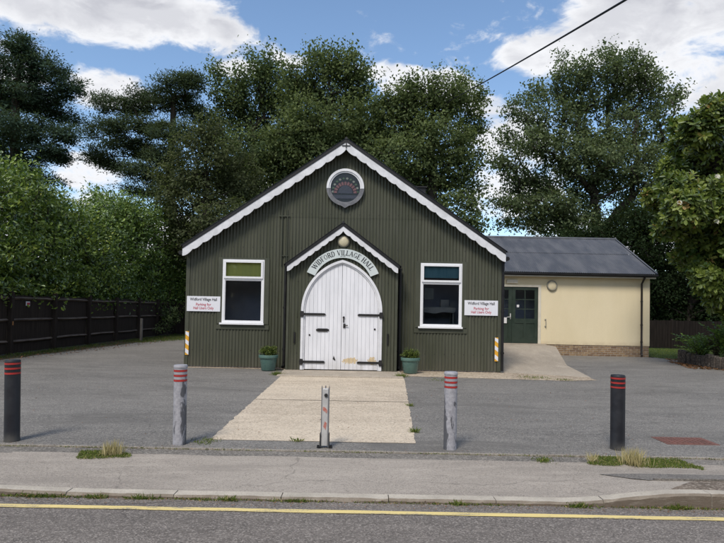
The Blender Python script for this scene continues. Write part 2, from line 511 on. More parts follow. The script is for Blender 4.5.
# foliage
M['leaf_oak'] = leaf_mat('broadleaf_dark', (.050, .078, .042, 1), (.205, .265, .120, 1), .45, 0)
M['leaf_ash'] = leaf_mat('broadleaf_mid', (.058, .088, .044, 1), (.235, .285, .125, 1), .45, 0)
M['leaf_big'] = leaf_mat('broadleaf_grey_green', (.058, .084, .050, 1), (.215, .265, .135, 1), .45, 0)
M['leaf_copper'] = leaf_mat('copper_leaf', (.042, .055, .032, 1), (.150, .170, .088, 1), .4, 0)
M['needle'] = leaf_mat('needle_blue_green', (.026, .048, .036, 1), (.088, .135, .094, 1), .25, 0)
M['needle2'] = leaf_mat('needle_green', (.034, .054, .036, 1), (.112, .152, .086, 1), .25, 0)
M['laurel'] = leaf_mat('laurel_leaf', (.038, .088, .020, 1), (.34, .46, .095, 1), .45, .05, (.48, .54, .10, 1), .5)
M['laurel2'] = leaf_mat('glossy_hedge_leaf', (.034, .084, .023, 1), (.29, .42, .092, 1), .45, .05, (.38, .50, .10, 1), .5)
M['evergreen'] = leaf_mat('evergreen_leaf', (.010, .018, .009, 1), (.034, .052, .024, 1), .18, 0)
M['magnolia'] = leaf_mat('magnolia_leaf', (.042, .085, .018, 1), (.31, .37, .075, 1), .40, .06, (.42, .28, .10, 1), .42)
M['petal'] = leaf_mat('flower_petal', (.62, .60, .48, 1), (.74, .72, .62, 1), .2, .02)
M['fern'] = leaf_mat('fern_leaf', (.09, .17, .04, 1), (.30, .46, .10, 1), .3, .03)
M['dead'] = leaf_mat('dead_leaf', (.10, .075, .045, 1), (.22, .18, .11, 1), .2, .02)
M['litter'] = leaf_mat('fallen_leaf', (.10, .05, .025, 1), (.30, .15, .07, 1), .1, .02)
M['grass'] = leaf_mat('grass_blade', (.055, .095, .020, 1), (.19, .24, .055, 1), .35, .02, (.40, .34, .16, 1))
M['drygrass'] = leaf_mat('dry_grass_blade', (.36, .30, .13, 1), (.62, .55, .32, 1), .3, .02)
M['box'] = leaf_mat('potted_leaf', (.04, .07, .018, 1), (.21, .26, .06, 1), .3, .06)


# ------------------------------------------------------------------ leaf clouds
def unit(a):
    return a / np.maximum(np.linalg.norm(a, axis=1, keepdims=True), 1e-9)


def leaf_object(name, P, A, N, L, Wd, tone, mat, parent=None, fold=.25, oval=False):
    """One mesh of many small folded leaves. P centres, A long axes, N normals."""
    n = len(P)
    A = unit(A)
    B = unit(np.cross(N, A))
    Nn = np.cross(A, B)
    L = np.broadcast_to(L, (n,))[:, None]
    Wd = np.broadcast_to(Wd, (n,))[:, None]
    if oval:
        v = np.empty((n, 6, 3))
        e_ = Nn * Wd * fold
        v[:, 0] = P - A * L * .5
        v[:, 1] = P - A * L * .14 + B * Wd * .42 + e_
        v[:, 2] = P + A * L * .26 + B * Wd * .46 + e_
        v[:, 3] = P + A * L * .5 - Nn * L * .06
        v[:, 4] = P + A * L * .26 - B * Wd * .46 + e_
        v[:, 5] = P - A * L * .14 - B * Wd * .42 + e_
        return leaf_mesh(name, v, np.array([[0, 1, 2, 3], [0, 3, 4, 5]]), tone, mat, parent)
    v = np.empty((n, 4, 3))
    v[:, 0] = P - A * L * .5
    v[:, 1] = P + B * Wd * .5 + Nn * Wd * fold - A * L * .06
    v[:, 2] = P + A * L * .5
    v[:, 3] = P - B * Wd * .5 + Nn * Wd * fold - A * L * .06
    return leaf_mesh(name, v, np.array([[0, 1, 2], [0, 2, 3]]), tone, mat, parent)


def leaf_mesh(name, v, faces, tone, mat, parent):
    n, k = v.shape[:2]
    nf, c = faces.shape
    loops = (np.arange(n)[:, None, None] * k + faces[None]).reshape(-1)
    me = bpy.data.meshes.new(name)
    me.vertices.add(n * k)
    me.vertices.foreach_set('co', v.reshape(-1).astype(np.float32))
    me.loops.add(n * nf * c)
    me.loops.foreach_set('vertex_index', loops.astype(np.int32))
    me.polygons.add(n * nf)
    me.polygons.foreach_set('loop_start', (np.arange(n * nf) * c).astype(np.int32))
    at_ = me.attributes.new('tone', 'FLOAT', 'POINT')
    at_.data.foreach_set('value', np.repeat(np.clip(tone, 0, 1), k).astype(np.float32))
    me.materials.append(mat)
    me.update(calc_edges=True)
    me.validate()
    o = bpy.data.objects.new(name, me)
    COL.objects.link(o)
    if parent is not None:
        o.parent = parent
    return o


def sample_crown(ells, n, rng, shell=.55, core=.14):
    """points through a union of ellipsoids (centre, radii), denser near their skins"""
    w = np.array([(e[1][0] * e[1][1] * e[1][2]) ** (.62) for e in ells])
    k = rng.choice(len(ells), n, p=w / w.sum())
    d = unit(rng.normal(size=(n, 3)))
    r = shell + (1 - shell) * rng.random(n) ** .6
    inner = rng.random(n) < core
    r[inner] = rng.random(inner.sum()) ** .5
    C_ = np.array([e[0] for e in ells])[k]
    R_ = np.array([e[1] for e in ells])[k]
    r *= 1 + rng.normal(size=n) * .10
    return C_ + d * R_ * r[:, None]


def grow_branches(base, trunk_pts, targets, r_tip, r_max, rng, sides=5):
    """Each leaf cluster joins the nearest limb that already exists; radii from the number of twigs carried."""
    nodes = [np.array(p, float) for p in trunk_pts]
    par = [-1] + list(range(len(trunk_pts) - 1))
    plen = [0.0]
    for i in range(1, len(nodes)):
        plen.append(plen[-1] + np.linalg.norm(nodes[i] - nodes[i - 1]))
    mid = np.mean(nodes, axis=0)
    order = np.argsort(np.linalg.norm(targets - np.array(trunk_pts[-1]), axis=1) + .3 * rng.random(len(targets)))
    NP = np.zeros((len(nodes) + len(targets) * 2, 3))
    PL = np.zeros(len(NP))
    cnt = len(nodes)
    NP[:cnt] = nodes
    PL[:cnt] = plen
    par = par + [0] * (len(targets) * 2)
    for i in order:
        t = targets[i]
        d = NP[:cnt] - t
        dist = np.linalg.norm(d, axis=1)
        below = np.maximum(d[:, 2], 0) * .8     # dislike hanging from above
        j = int(np.argmin(dist + .22 * PL[:cnt] + below))
        q = NP[j] * .5 + t * .5 + rng.normal(size=3) * dist[j] * .07
        q[2] += dist[j] * .05
        NP[cnt] = q
        par[cnt] = j
        PL[cnt] = PL[j] + dist[j] * .5
        NP[cnt + 1] = t
        par[cnt + 1] = cnt
        PL[cnt + 1] = PL[j] + dist[j]
        cnt += 2
    load = np.zeros(cnt)
    load[len(nodes) + 1::2] = 1
    for i in range(cnt - 1, 0, -1):
        load[par[i]] += load[i]
    rad = np.minimum(r_tip * np.maximum(load, 1) ** .5, r_max)
    mb = MB()
    for i in range(1, cnt):
        j = par[i]
        rj = min(rad[j], rad[i] * 1.35 if i >= len(nodes) else rad[j])
        a, b = Vector(NP[j]), Vector(NP[i])
        if (a - b).length < 1e-3:
            continue
        mb.tube([a, b], [rj, rad[i]], sides if rad[i] < .06 else 8, cap=False)
    return mb


def px_ells(lst, y, depth=1.0):
    out = []
    for i, (px, py, rx, ry) in enumerate(lst):
        k = y / FPX
        dy = (((i * 7919) % 13) / 12 - .5) * 2.6 * depth
        c = at(px, py, y + dy)
        out.append(((c.x, c.y, c.z), (rx * k, max(rx, ry) * k * .9 * depth, ry * k)))
    return out


def tree(name, label, ells, base, leaf, seed, clusters, per, csize, L, Wd, trunk_top, group=None, cat='tree', flat=.7, r_tip=.012, r_max=.3, up=.5, needle=False, shell=.55, oval=False, vary=.13):
    rng = np.random.default_rng(seed)
    T = sample_crown(ells, clusters, rng, shell)
    T = T[T[:, 2] > .4]
    root = thing(name, label, cat, base, group)
    b = np.array(base, float)
    top = np.array(trunk_top, float)
    ns = 7
    tp = [b + (top - b) * (i / ns) + np.array([math.sin(i * 1.7 + seed) * .1, math.cos(i * 1.3 + seed) * .1, 0]) * (0 if i == 0 else 1) for i in range(ns + 1)]
    mb = grow_branches(b, tp, T, r_tip, r_max, rng)
    mb.v = [tuple(np.array(p) - b) for p in mb.v]
    mb.build('trunk', M['bark'], root, smooth=False)
    n = len(T) * per
    k = np.repeat(np.arange(len(T)), per)
    csz = csize * (.65 + .7 * rng.random(len(T)))
    P = T[k] + rng.normal(size=(n, 3)) * np.stack([csz[k], csz[k], csz[k] * flat], 1)
    if not needle:
        cen0 = np.array([e[0] for e in ells]).mean(0)
        od = unit(unit(T - cen0) + np.array([0, 0, .75]) + rng.normal(size=T.shape) * .35)
        ln = csz * (1.0 + 1.6 * rng.random(len(T)) ** 2)
        P = T[k] + (P - T[k]) * np.array([.8, .8, .8]) + od[k] * (rng.random(n) * 2 - .7)[:, None] * ln[k][:, None]
    keep = P[:, 2] > .12
    P, k = P[keep], k[keep]
    n = len(P)
    A = rng.normal(size=(n, 3))
    # direction out of the nearest lobe of the crown, for each cluster
    EC, ER = np.array([e[0] for e in ells]), np.array([e[1] for e in ells])
    q_ = (T[:, None, :] - EC[None]) / ER[None]
    j_ = np.argmin(np.linalg.norm(q_, axis=2), axis=1)
    eo = unit((T - EC[j_]) / ER[j_])
    if needle:
        A = unit(P - T[k]) + rng.normal(size=(n, 3)) * .5 + np.array([0, 0, .1])
    else:
        A[:, 2] -= .35
    cn = rng.normal(size=(len(T), 3)) * .35
    loc_out = unit(P - T[k])
    N = rng.normal(size=(n, 3)) * .55 + np.array([0, 0, up]) + eo[k] * 1.0 + loc_out * .35 + cn[k]
    ct = rng.normal(size=len(T)) * .17
    tone = .42 + ct[k] + rng.normal(size=n) * vary
    s = .7 + .6 * rng.random(n)
    leaf_object('crown', P - b, A, N, L * s, Wd * s, tone, leaf, root, oval=oval)
    return root


# ------------------------------------------------------------------ world and sun
def azel(px, py):
    d = sight(px, py).normalized()
    return math.atan2(d.x, d.y), math.asin(d.z)


SUN_EL, SUN_AZ = math.radians(51), math.radians(204)     # azimuth clockwise from +Y
world = bpy.data.worlds.new('World')
sc.world = world
world.use_nodes = True
nt = NT(world.node_tree)
sky = nt.n('ShaderNodeTexSky', sky_type='NISHITA', sun_disc=False, sun_elevation=SUN_EL, sun_rotation=SUN_AZ, altitude=30.0, air_density=1.0, dust_density=.6, ozone_density=1.6)
skyc = nt.mix(1.0, sky.outputs[0], (1.22, 1.28, 1.29, 1), 'MULTIPLY')
bg_sky = nt.n('ShaderNodeBackground', {'Color': skyc, 'Strength': 0.15})
gen = nt.n('ShaderNodeTexCoord').outputs['Generated']
sx = nt.n('ShaderNodeSeparateXYZ', {0: gen})
az = nt.math('ARCTAN2', sx.outputs[0], sx.outputs[1])
el = nt.math('ARCSINE', sx.outputs[2])
ae = nt.n('ShaderNodeCombineXYZ', {0: az, 1: el}).outputs[0]
blobs = [(95, 6, 175, 42, 1.0), (205, 22, 62, 24, .95), (108, 88, 58, 24, 1.0), (92, 178, 52, 34, 1.0), (236, 68, 34, 13, .55), (430, 88, 62, 20, .95),
         (625, 26, 135, 52, 1.05), (545, 52, 62, 34, 1.0), (700, 78, 70, 42, 1.0), (690, 48, 70, 40, 1.0), (650, 70, 60, 30, .9), (500, 195, 60, 32, .9), (492, 105, 40, 14, .7), (330, 190, 200, 28, .5), (590, 236, 170, 26, .8), (130, 240, 200, 30, .8), (290, 60, 26, 9, .62), (395, 74, 40, 12, .7), (60, 150, 30, 10, .6), (480, 60, 30, 9, .55), (640, 30, 190, 55, 1.0), (520, 150, 60, 40, .7), (10, 80, 60, 40, .75)]
acc = None
for px, py, rx, ry, amp in blobs:
    a, e = azel(px, py)
    a1, _ = azel(px + rx, py)
    _, e1 = azel(px, py - ry)
    d = nt.n('ShaderNodeVectorMath', {0: ae, 1: (a, e, 0)}, operation='SUBTRACT').outputs[0]
    d = nt.n('ShaderNodeVectorMath', {0: d, 1: (1 / (a1 - a), 1 / (e1 - e), 0)}, operation='MULTIPLY').outputs[0]
    ln = nt.n('ShaderNodeVectorMath', {0: d}, operation='LENGTH').outputs['Value']
    b = nt.ramp(ln, .35, 1.5, amp, 0)
    acc = b if acc is None else nt.math('MAXIMUM', acc, b)
cv = nt.scaled(gen, (1, 1, 2.0))
nz = nt.math('ADD', nt.math('MULTIPLY', nt.noise(cv, 5.5, 10, .6, dist=.35), .62), nt.math('MULTIPLY', nt.noise(cv, 15, 8, .62, dist=.5), .38))
nz_low = nt.noise(nt.n('ShaderNodeVectorMath', {0: cv, 1: (0, 0, -.05)}, operation='ADD').outputs[0], 5.5, 6, .55, dist=.25)
nbig = nt.noise(cv, 1.7, 3, .5)
# scattered cumulus over the rest of the sky, the blobs ahead
behind = nt.ramp(sx.outputs[1], .55, .1, 0, 1)
acc = nt.math('MAXIMUM', acc, nt.math('MULTIPLY', behind, nt.ramp(nbig, .42, .58)))
dens = nt.math('ADD', nt.math('MULTIPLY', acc, .62), nt.math('MULTIPLY', nt.math('SUBTRACT', nz, .5), 2.5))
mask = nt.ramp(dens, .19, .52)
shade = nt.ramp(nt.math('SUBTRACT', nz_low, nz), -.06, .08)
core = nt.ramp(dens, .40, .85)
sh = nt.math('MULTIPLY', nt.math('ADD', nt.math('MULTIPLY', core, .65), nt.math('MULTIPLY', shade, .35)), 1.0, clamp=True)
ccol = nt.mix(sh, (.90, .91, .94, 1), (.52, .53, .585, 1))
bg_c = nt.n('ShaderNodeBackground', {'Color': ccol, 'Strength': 1.08})
mx = nt.n('ShaderNodeMixShader', {0: mask, 1: bg_sky.outputs[0], 2: bg_c.outputs[0]})
nt.n('ShaderNodeOutputWorld', {0: mx.outputs[0]})

sun = bpy.data.lights.new('sun', 'SUN')
sun.energy = 3.1
sun.angle = math.radians(17)
sun.color = (1.0, .92, .82)
so = bpy.data.objects.new('sun', sun)
COL.objects.link(so)
sd = Vector((math.sin(SUN_AZ) * math.cos(SUN_EL), math.cos(SUN_AZ) * math.cos(SUN_EL), math.sin(SUN_EL)))
so.rotation_euler = (-sd).to_track_quat('-Z', 'Y').to_euler()
so.location = (0, 0, 30)

sc.view_settings.view_transform = 'Standard'
sc.view_settings.look = 'None'
sc.view_settings.exposure = 0
sc.cycles.max_bounces = 6
sc.cycles.transparent_max_bounces = 8
sc.cycles.diffuse_bounces = 4
sc.cycles.glossy_bounces = 3
sc.cycles.caustics_reflective = False
sc.cycles.caustics_refractive = False

# ------------------------------------------------------------------ setting: ground, road, footway
def sheet(name, pts, z, mat):
    mb = MB()
    vs = [(p[0], p[1], p[2] if len(p) > 2 else z) for p in pts]
    mb.add(vs, [tuple(range(len(vs)))])
    return struct(mb.build(name, mat))


def smooth01(a, b, x):
    t = min(max((x - a) / (b - a), 0), 1)
    return t * t * (3 - 2 * t)


R_Z = -.036       # carriageway level at the kerb
KY = 4.80         # front face of the kerb

sheet('ground', [(-900, 6.1), (900, 6.1), (900, 1800), (-900, 1800)], -.012, M['earth'])
sheet('verge_opposite', [(-900, -300), (900, -300), (900, -5.2), (-900, -5.2)], -.03, M['lawn'])
mb = MB()
nx = 120
ys = [-5.3, -3, -1, 1, 2.5, 3.6, 4.2, 4.5, 4.7, 4.84]
zs = [-.02, .0, .02, .03, .02, .005, -.012, -.024, -.032, R_Z]
xs = [-200, -60, -30] + [-14 + i * .5 for i in range(57)] + [30, 60, 200]
for y, z in zip(ys, zs):
    mb.v += [(x, y, z) for x in xs]
n = len(xs)
for j in range(len(ys) - 1):
    for i in range(n - 1):
        mb.f.append((j * n + i, j * n + i + 1, (j + 1) * n + i + 1, (j + 1) * n + i))
        mb.m.append(0)
struct(mb.build('road', M['road'], smooth=True))


def road_z(y):
    return float(np.interp(y, ys, zs))


# single yellow line, a little worn at its edges
mb = MB()
rr = random.Random(3)
px_ = -40.0
prev = None
i = 0
while px_ < 40:
    w0, w1 = 4.497 + rr.uniform(-.004, .004), 4.578 + rr.uniform(-.004, .004)
    mb.v += [(px_, w0, road_z(w0) + .005), (px_, w1, road_z(w1) + .005)]
    if i:
        mb.f.append((2 * i - 2, 2 * i, 2 * i + 1, 2 * i - 1))
        mb.m.append(0)
    i += 1
    px_ += .12
struct(mb.build('yellow_line', M['yellow']))


def kerb_h(x):
    """top of the kerb: dropped along the crossing, full height to the right, a touch up on the far left"""
    return .002 + .088 * smooth01(1.75, 2.85, x) + .022 * smooth01(-2.2, -3.6, x)


mb = MB()
x = -40.0
while x < 40:
    ln = .915
    dropped = -10 < x < 10
    a, b = x + .004, x + ln - .004
    j = rr.uniform(-.005, .005)
    segs = 12 if dropped else 1
    for s in range(segs):
        xa, xb = a + (b - a) * s / segs, a + (b - a) * (s + 1) / segs
        ha, hb = kerb_h(xa) + j * .6, kerb_h(xb) + j * .6
        y0, y1 = KY + j, KY + .125

        def prof(X, h):
            w1 = mnoise.noise(Vector((X * 9, 1, j * 50))) * .008 + mnoise.noise(Vector((X * 31, 3, 0))) * .005
            w2 = max(0, mnoise.noise(Vector((X * 6, 8, j * 90)))) * .022
            return [(X, y0 + w1 * .6, R_Z - .12), (X, y0 + .004 + w1, h - .018 - w2), (X, y0 + .018 + w2 * .8 + w1, h - w2 * .15 + w1 * .4), (X, y1, h + w1 * .2), (X, y1, -.15)]
        vs = prof(xa, ha) + prof(xb, hb)
        fs = [(k, k + 5, k + 6, k + 1) for k in range(4)]
        if s == 0:
            fs.append((0, 1, 2, 3, 4))
        if s == segs - 1:
            fs.append((9, 8, 7, 6, 5))
        mb.add(vs, fs)
    x += ln
struct(mb.build('kerb', M['kerb']))


def foot_z(x, y):
    back = smooth01(6.05, 4.95, y)
    return -.002 + (kerb_h(x) - .004) * back + .004 * mnoise.noise(Vector((x * .8, y * 1.3, 0)))


def grid_sheet(name, x0, x1, y0, y1, nx, ny, zf, mat, edge=None):
    mb = MB()
    for j in range(ny + 1):
        for i in range(nx + 1):
            x = x0 + (x1 - x0) * i / nx
            ya, yb = (edge(x) if edge else (y0, y1))
            y = ya + (yb - ya) * j / ny
            mb.v.append((x, y, zf(x, y)))
    for j in range(ny):
        for i in range(nx):
            k = j * (nx + 1) + i
            mb.f.append((k, k + 1, k + nx + 2, k + nx + 1))
            mb.m.append(0)
    return struct(mb.build(name, mat, smooth=True))


grid_sheet('footway', -40, 40, 4.925, 6.12, 320, 10, foot_z, M['foot'],
           edge=lambda x: (4.924, 6.10 + .03 * mnoise.noise(Vector((x * 1.7, 3, 0))) + .012 * mnoise.noise(Vector((x * 7, 9, 0)))))
# darker reinstated strip and bare strip behind the raised kerb on the right
def diag(x):
    return 5.62 - (x - 2.35) * 1.15


grid_sheet('footway_patch', 2.38, 12, 0, 0, 90, 6, lambda x, y: foot_z(x, y) + .005, M['foot_dark'],
           edge=lambda x: (max(5.26 + .012 * mnoise.noise(Vector((x * 5, 1, 0))), diag(x)), max(5.58 + .02 * mnoise.noise(Vector((x * 2, 5, 0))), diag(x) + .004)))
grid_sheet('bare_strip', 2.72, 12, 0, 0, 90, 4, lambda x, y: foot_z(x, y) + .004, M['verge'],
           edge=lambda x: (4.93, max(4.935, min(5.255 + .012 * mnoise.noise(Vector((x * 5, 1, 0))), 4.93 + (x - 2.72) * .8))))
mb = MB()      # thin broken edge of the patch, like a small step
for i in range(60):
    xa, xb = 2.75 + i * .15, 2.75 + (i + 1) * .15 + .002
    ya = 5.258 + .012 * mnoise.noise(Vector((xa * 5, 1, 0)))
    h = .016 + .008 * mnoise.noise(Vector((xa * 9, 4, 0)))
    za = foot_z(xa, ya) + .006
    if h > .011:
        mb.box(xa, xb, ya - .012, ya + .01, za - .01, za + h)
struct(mb.build('footway_patch_edge', M['foot_dark']))

# driveway, edging strip, forecourt path
sheet('driveway', [(-10.75, 6.39), (12.4, 6.39), (11.6, 13), (10.95, 17.2), (11.9, 20.4), (11.2, 21.4), (3.7, 21.9), (3.7, 34), (-10.75, 34)], 0.0, M['drive'])
grid_sheet('driveway_edge_strip', -12.5, 14, 6.0, 6.335, 200, 3, lambda x, y: -.0045 + .006 * mnoise.noise(Vector((x * 3, y * 5, 0))), M['drive_edge'],
           edge=lambda x: (6.05, 6.336))
mb = MB()
x = -12.5
while x < 14:
    t = rr.uniform(-.006, .006)
    mb.box(x + .003, x + .912, 6.335 + t, 6.392 + t, -.15, .008 + rr.uniform(-.004, .004))
    x += .915
struct(mb.build('edging', M['edging']))

# exposed aggregate path: two bays with a joint, ragged side edges
def ragged(x0, y0, x1, y1, n, amp, seed):
    return [(x0 + (x1 - x0) * i / n + amp * mnoise.noise(Vector((i * .45, seed, 0))), y0 + (y1 - y0) * i / n) for i in range(n + 1)]


for k, (ya, yb) in enumerate(((6.80, 9.82), (9.845, 13.22))):
    xl = lambda y: -1.80 + (y - 6.8) * -.012
    xr = lambda y: .68 + (y - 6.8) * .055
    pl = ragged(xr(ya), ya, xr(yb), yb, 40, .03, 3 + k) + ragged(xl(yb), yb, xl(ya), ya, 40, .03, 9 + k)
    sheet('path', pl, .005 + .002 * k, M['path'])
mb = MB()
mb.bevbox(-1.98, 1.02, 13.225, 14.62, -.1, .032, .012)
struct(mb.build('door_step', M['concrete']))
grid_sheet('gravel_strip', 1.02, 5.75, 0, 0, 60, 4, lambda x, y: .006 + .004 * mnoise.noise(Vector((x * 9, y * 9, 0))), M['gravel'],
           edge=lambda x: (13.72 - .08 * (x - 1) + .05 * mnoise.noise(Vector((x * 2, 1, 0))) + max(0, x - 5) * .4, 14.98 - max(0, x - 3.7) * .22))
grid_sheet('gravel_strip', -4.95, -1.985, 0, 0, 60, 4, lambda x, y: .006 + .004 * mnoise.noise(Vector((x * 9, y * 9, 0))), M['gravel'],
           edge=lambda x: (14.72 + .05 * mnoise.noise(Vector((x * 2, 7, 0))), 14.98))
# ramp up to the annex door
mb = MB()
top = [(3.74, 15.0, .012), (5.80, 14.15, .012), (6.02, 16.4, .10), (6.98, 20.1, .42), (6.98, 21.52, .42), (3.74, 21.52, .42), (3.74, 20.1, .42)]
n = len(top)
mb.add(top + [(p[0], p[1], -.1) for p in top], [(0, 1, 2), (0, 2, 3, 6), (6, 3, 4, 5)] + [((i + 1) % n, i, i + n, (i + 1) % n + n) for i in range(n)])
struct(mb.build('ramp', M['concrete']))
sheet('lawn', [(11.2, 21.6), (11.3, 20.9), (12.0, 20.3), (13.2, 20.2), (30, 20), (30, 40), (3.7, 40), (3.7, 28), (11.2, 28)], .006, M['lawn'])
sheet('planting_bed', [(10.97, 17.0), (11.8, 13), (12.6, 6.4), (30, 6.4), (30, 20), (13.2, 20.2), (11.9, 20.3)], .003, M['earth'])
sheet('fence_bed', [(-11.0, 6.4), (-10.55, 6.4)] + ragged(-10.35, 12, -9.6, 26, 30, .22, 2) + [(-8.3, 29), (-5.2, 30.5), (-4.9, 34.5), (-11, 34.5)], .005, M['earth'])

# ------------------------------------------------------------------ village hall
CX, HY, HALF = -.49, 14.95, 4.19
AP, SL, TIP = 6.03, .682, 4.25
HBACK = 26.5
hall = thing('village_hall', 'dark green corrugated iron village hall with white scalloped gable and arched white doors', 'hall', (CX, HY, 0))


def roof_under(x):
    return AP - SL * abs(x - CX)


PITCH_C, DEP = .086, .0135


def corr_strips(mb, x0, x1, y, bounds, mi=0, lap=None, per=8):
    """corrugated sheet facing -y; bounds(x) -> list of (z0, z1)"""
    n = int(round((x1 - x0) / PITCH_C * per))
    for i in range(n):
        xa, xb = x0 + (x1 - x0) * i / n, x0 + (x1 - x0) * (i + 1) / n
        ya = y + DEP * math.cos(2 * PI * (xa - x0) / PITCH_C)
        yb = y + DEP * math.cos(2 * PI * (xb - x0) / PITCH_C)
        A_, B_ = bounds(xa), bounds(xb)
        for (a0, a1), (b0, b1) in zip(A_, B_):
            cuts = [0, 1]
            if lap and a0 < lap < a1 and b0 < lap < b1:
                mb.add([(xa, ya, a0), (xb, yb, b0), (xb, yb, lap), (xa, ya, lap)], [(0, 1, 2, 3)], mi)
                mb.add([(xa, ya - .005, lap - .02), (xb, yb - .005, lap - .02), (xb, yb - .005, b1), (xa, ya - .005, a1)], [(0, 1, 2, 3)], mi)
            else:
                mb.add([(xa, ya, a0), (xb, yb, b0), (xb, yb, b1), (xa, ya, a1)], [(0, 1, 2, 3)], mi)


WINS = [(-3.17, 1.11), (2.11, 1.11)]
WZ0, WZ1 = 1.185, 2.885
holes = [(c - w / 2 - .02, c + w / 2 + .02) for c, w in WINS]


def front_bounds(x):
    top = roof_under(x) + .02
    for a, b in holes:
        if a <= x <= b:
            return [(.03, WZ0 - .02), (WZ1 + .02, top)]
    return [(.03, top)]


mb = MB()
# run the strips in separate spans so that opening edges are clean
edges = [CX - HALF] + [e for h in holes for e in h] + [CX + HALF]
for a, b in zip(edges[:-1], edges[1:]):
    mid = (a + b) / 2
    isw = any(h[0] < mid < h[1] for h in holes)
    n = max(1, int(round((b - a) / PITCH_C * 8)))
    for i in range(n):
        xa, xb = a + (b - a) * i / n, a + (b - a) * (i + 1) / n
        off = lambda x: DEP * math.cos(2 * PI * (x - CX) / PITCH_C)
        ya, yb = HY + off(xa), HY + off(xb)
        ta, tb = roof_under(xa) + .02, roof_under(xb) + .02
        spans = [(.03, .03, WZ0 - .02, WZ0 - .02), (WZ1 + .02, WZ1 + .02, ta, tb)] if isw else [(.03, .03, ta, tb)]
        for a0, b0, a1, b1 in spans:
            lap = 4.08
            if a0 < lap < min(a1, b1):
                mb.add([(xa, ya, a0), (xb, yb, b0), (xb, yb, lap), (xa, ya, lap)], [(0, 1, 2, 3)])
                mb.add([(xa, ya - .006, lap - .03), (xb, yb - .006, lap - .03), (xb, yb - .006, b1), (xa, ya - .006, a1)], [(0, 1, 2, 3)])
            else:
                mb.add([(xa, ya, a0), (xb, yb, b0), (xb, yb, b1), (xa, ya, a1)], [(0, 1, 2, 3)])
# flat corner boards and sill band at the base
for s in (-1, 1):
    xc = CX + s * (HALF - .03)
    mb.box(xc - .05, xc + .05, HY - .025, HY + .02, .03, roof_under(xc) - .02, 1)
mb.build('front_wall', [M['iron'], M['iron_flat']], hall, smooth=True, keep=True)

for s in (-1, 1):
    mb = MB()
    n = int((HBACK - HY) / PITCH_C * 4)
    X = CX + s * HALF
    for i in range(n):
        ya, yb = HY + (HBACK - HY) * i / n, HY + (HBACK - HY) * (i + 1) / n
        xa, xb = X + DEP * math.cos(2 * PI * ya / PITCH_C), X + DEP * math.cos(2 * PI * yb / PITCH_C)
        mb.add([(xa, ya, .03), (xb, yb, .03), (xb, yb, roof_under(X)), (xa, ya, roof_under(X))], [(0, 1, 2, 3)])
    mb.build('side_wall', M['iron'], hall, smooth=True, keep=True)
mb = MB()
mb.prism_xz([(CX - HALF, .03), (CX + HALF, .03), (CX + HALF, roof_under(CX + HALF)), (CX, AP), (CX - HALF, roof_under(CX + HALF))], HBACK, HBACK + .05)
mb.build('back_wall', M['iron_flat'], hall, keep=True)
mb = MB()
mb.box(CX - HALF + .03, CX + HALF - .03, HY + .03, HBACK - .03, .015, .06)
mb.box(CX - HALF + .03, CX + HALF - .03, HY + 1.5, HY + 1.55, .06, 3.1)  # partition added close behind the windows, pale to lighten the lower panes
mb.build('floor_and_partition', M['dark'], hall, keep=True)


def gable_roof(cx_, ap, sl, tip, y0, y1, th, pitch=.13, dep=.014):
    """two corrugated slopes with a dark verge board at the front, and a ridge roll"""
    mb = MB()
    for s in (-1, 1):
        # slab under the sheeting (its front edge is the dark verge)
        z_t = ap - sl * tip
        pl = [(cx_, ap), (cx_ + s * tip, z_t), (cx_ + s * tip, z_t + th), (cx_, ap + th)]
        mb.prism_xz(pl, y0, y1)
        n = int((y1 - y0) / pitch * 6)
        for i in range(n):
            ya, yb = y0 - .01 + (y1 - y0 + .01) * i / n, y0 - .01 + (y1 - y0 + .01) * (i + 1) / n
            za, zb = th + .018 + dep * math.cos(2 * PI * ya / pitch), th + .018 + dep * math.cos(2 * PI * yb / pitch)
            e = tip + .05
            q = [(cx_, ya, ap + za), (cx_, yb, ap + zb), (cx_ + s * e, yb, ap - sl * e + zb), (cx_ + s * e, ya, ap - sl * e + za)]
            mb.add(q, [(0, 1, 2, 3) if s < 0 else (3, 2, 1, 0)], 1)
    mb.tube([(cx_, y0 - .02, ap + th + .005), (cx_, y1, ap + th + .005)], .035, 8, 1)
    return mb


gable_roof(CX, AP, SL, TIP, 14.66, HBACK + .15, .085).build('roof', [M['black'], M['roof']], hall, smooth=True, keep=True)


def bargeboard(cx_, ap, sl, tip, y0, y1, width, period, amp, s):
    """white board under the verge with a cusped lower edge; s = -1 left, +1 right"""
    L = tip
    n = int(round(L / period))
    top, bot = [], []
    res = 10
    for i in range(n * res + 1):
        t = i / (n * res)
        x = L * t
        ph = (i % res) / res
        cusp = amp * (abs(math.sin(PI * ph)) ** .75)
        x_ = cx_ + s * x
        top.append((x_, ap - sl * x - .004))
        bot.append((x_, ap - sl * x - width + amp * .5 - cusp))
    # eased first piece at the apex
    mb = MB()
    if s > 0:
        mb.strip_xz(bot, top, y0, y1)
    else:
        mb.strip_xz(top, bot, y0, y1)
    return mb


for s in (-1, 1):
    bargeboard(CX, AP, SL, TIP, 14.675, 14.71, .215, .262, .045, s).build('bargeboard', M['barge'], hall, keep=True)
mb = MB()
mb.box(CX - .11, CX + .11, 14.655, 14.673, AP - .115, AP - .095)
mb.box(CX - .012, CX + .012, 14.65, 14.67, AP - .17, AP + .06)
mb.build('apex_tie', M['iron_black'], hall, keep=True)
# soffit strip between wall and barge so the overhang is closed
mb = MB()
mb.box(1.42, 1.86, 16.8, 17.3, 4.75, 5.32)
mb.box(1.38, 1.90, 16.76, 17.34, 5.32, 5.36)
mb.build('roof_vent', M['black'], hall, keep=True)

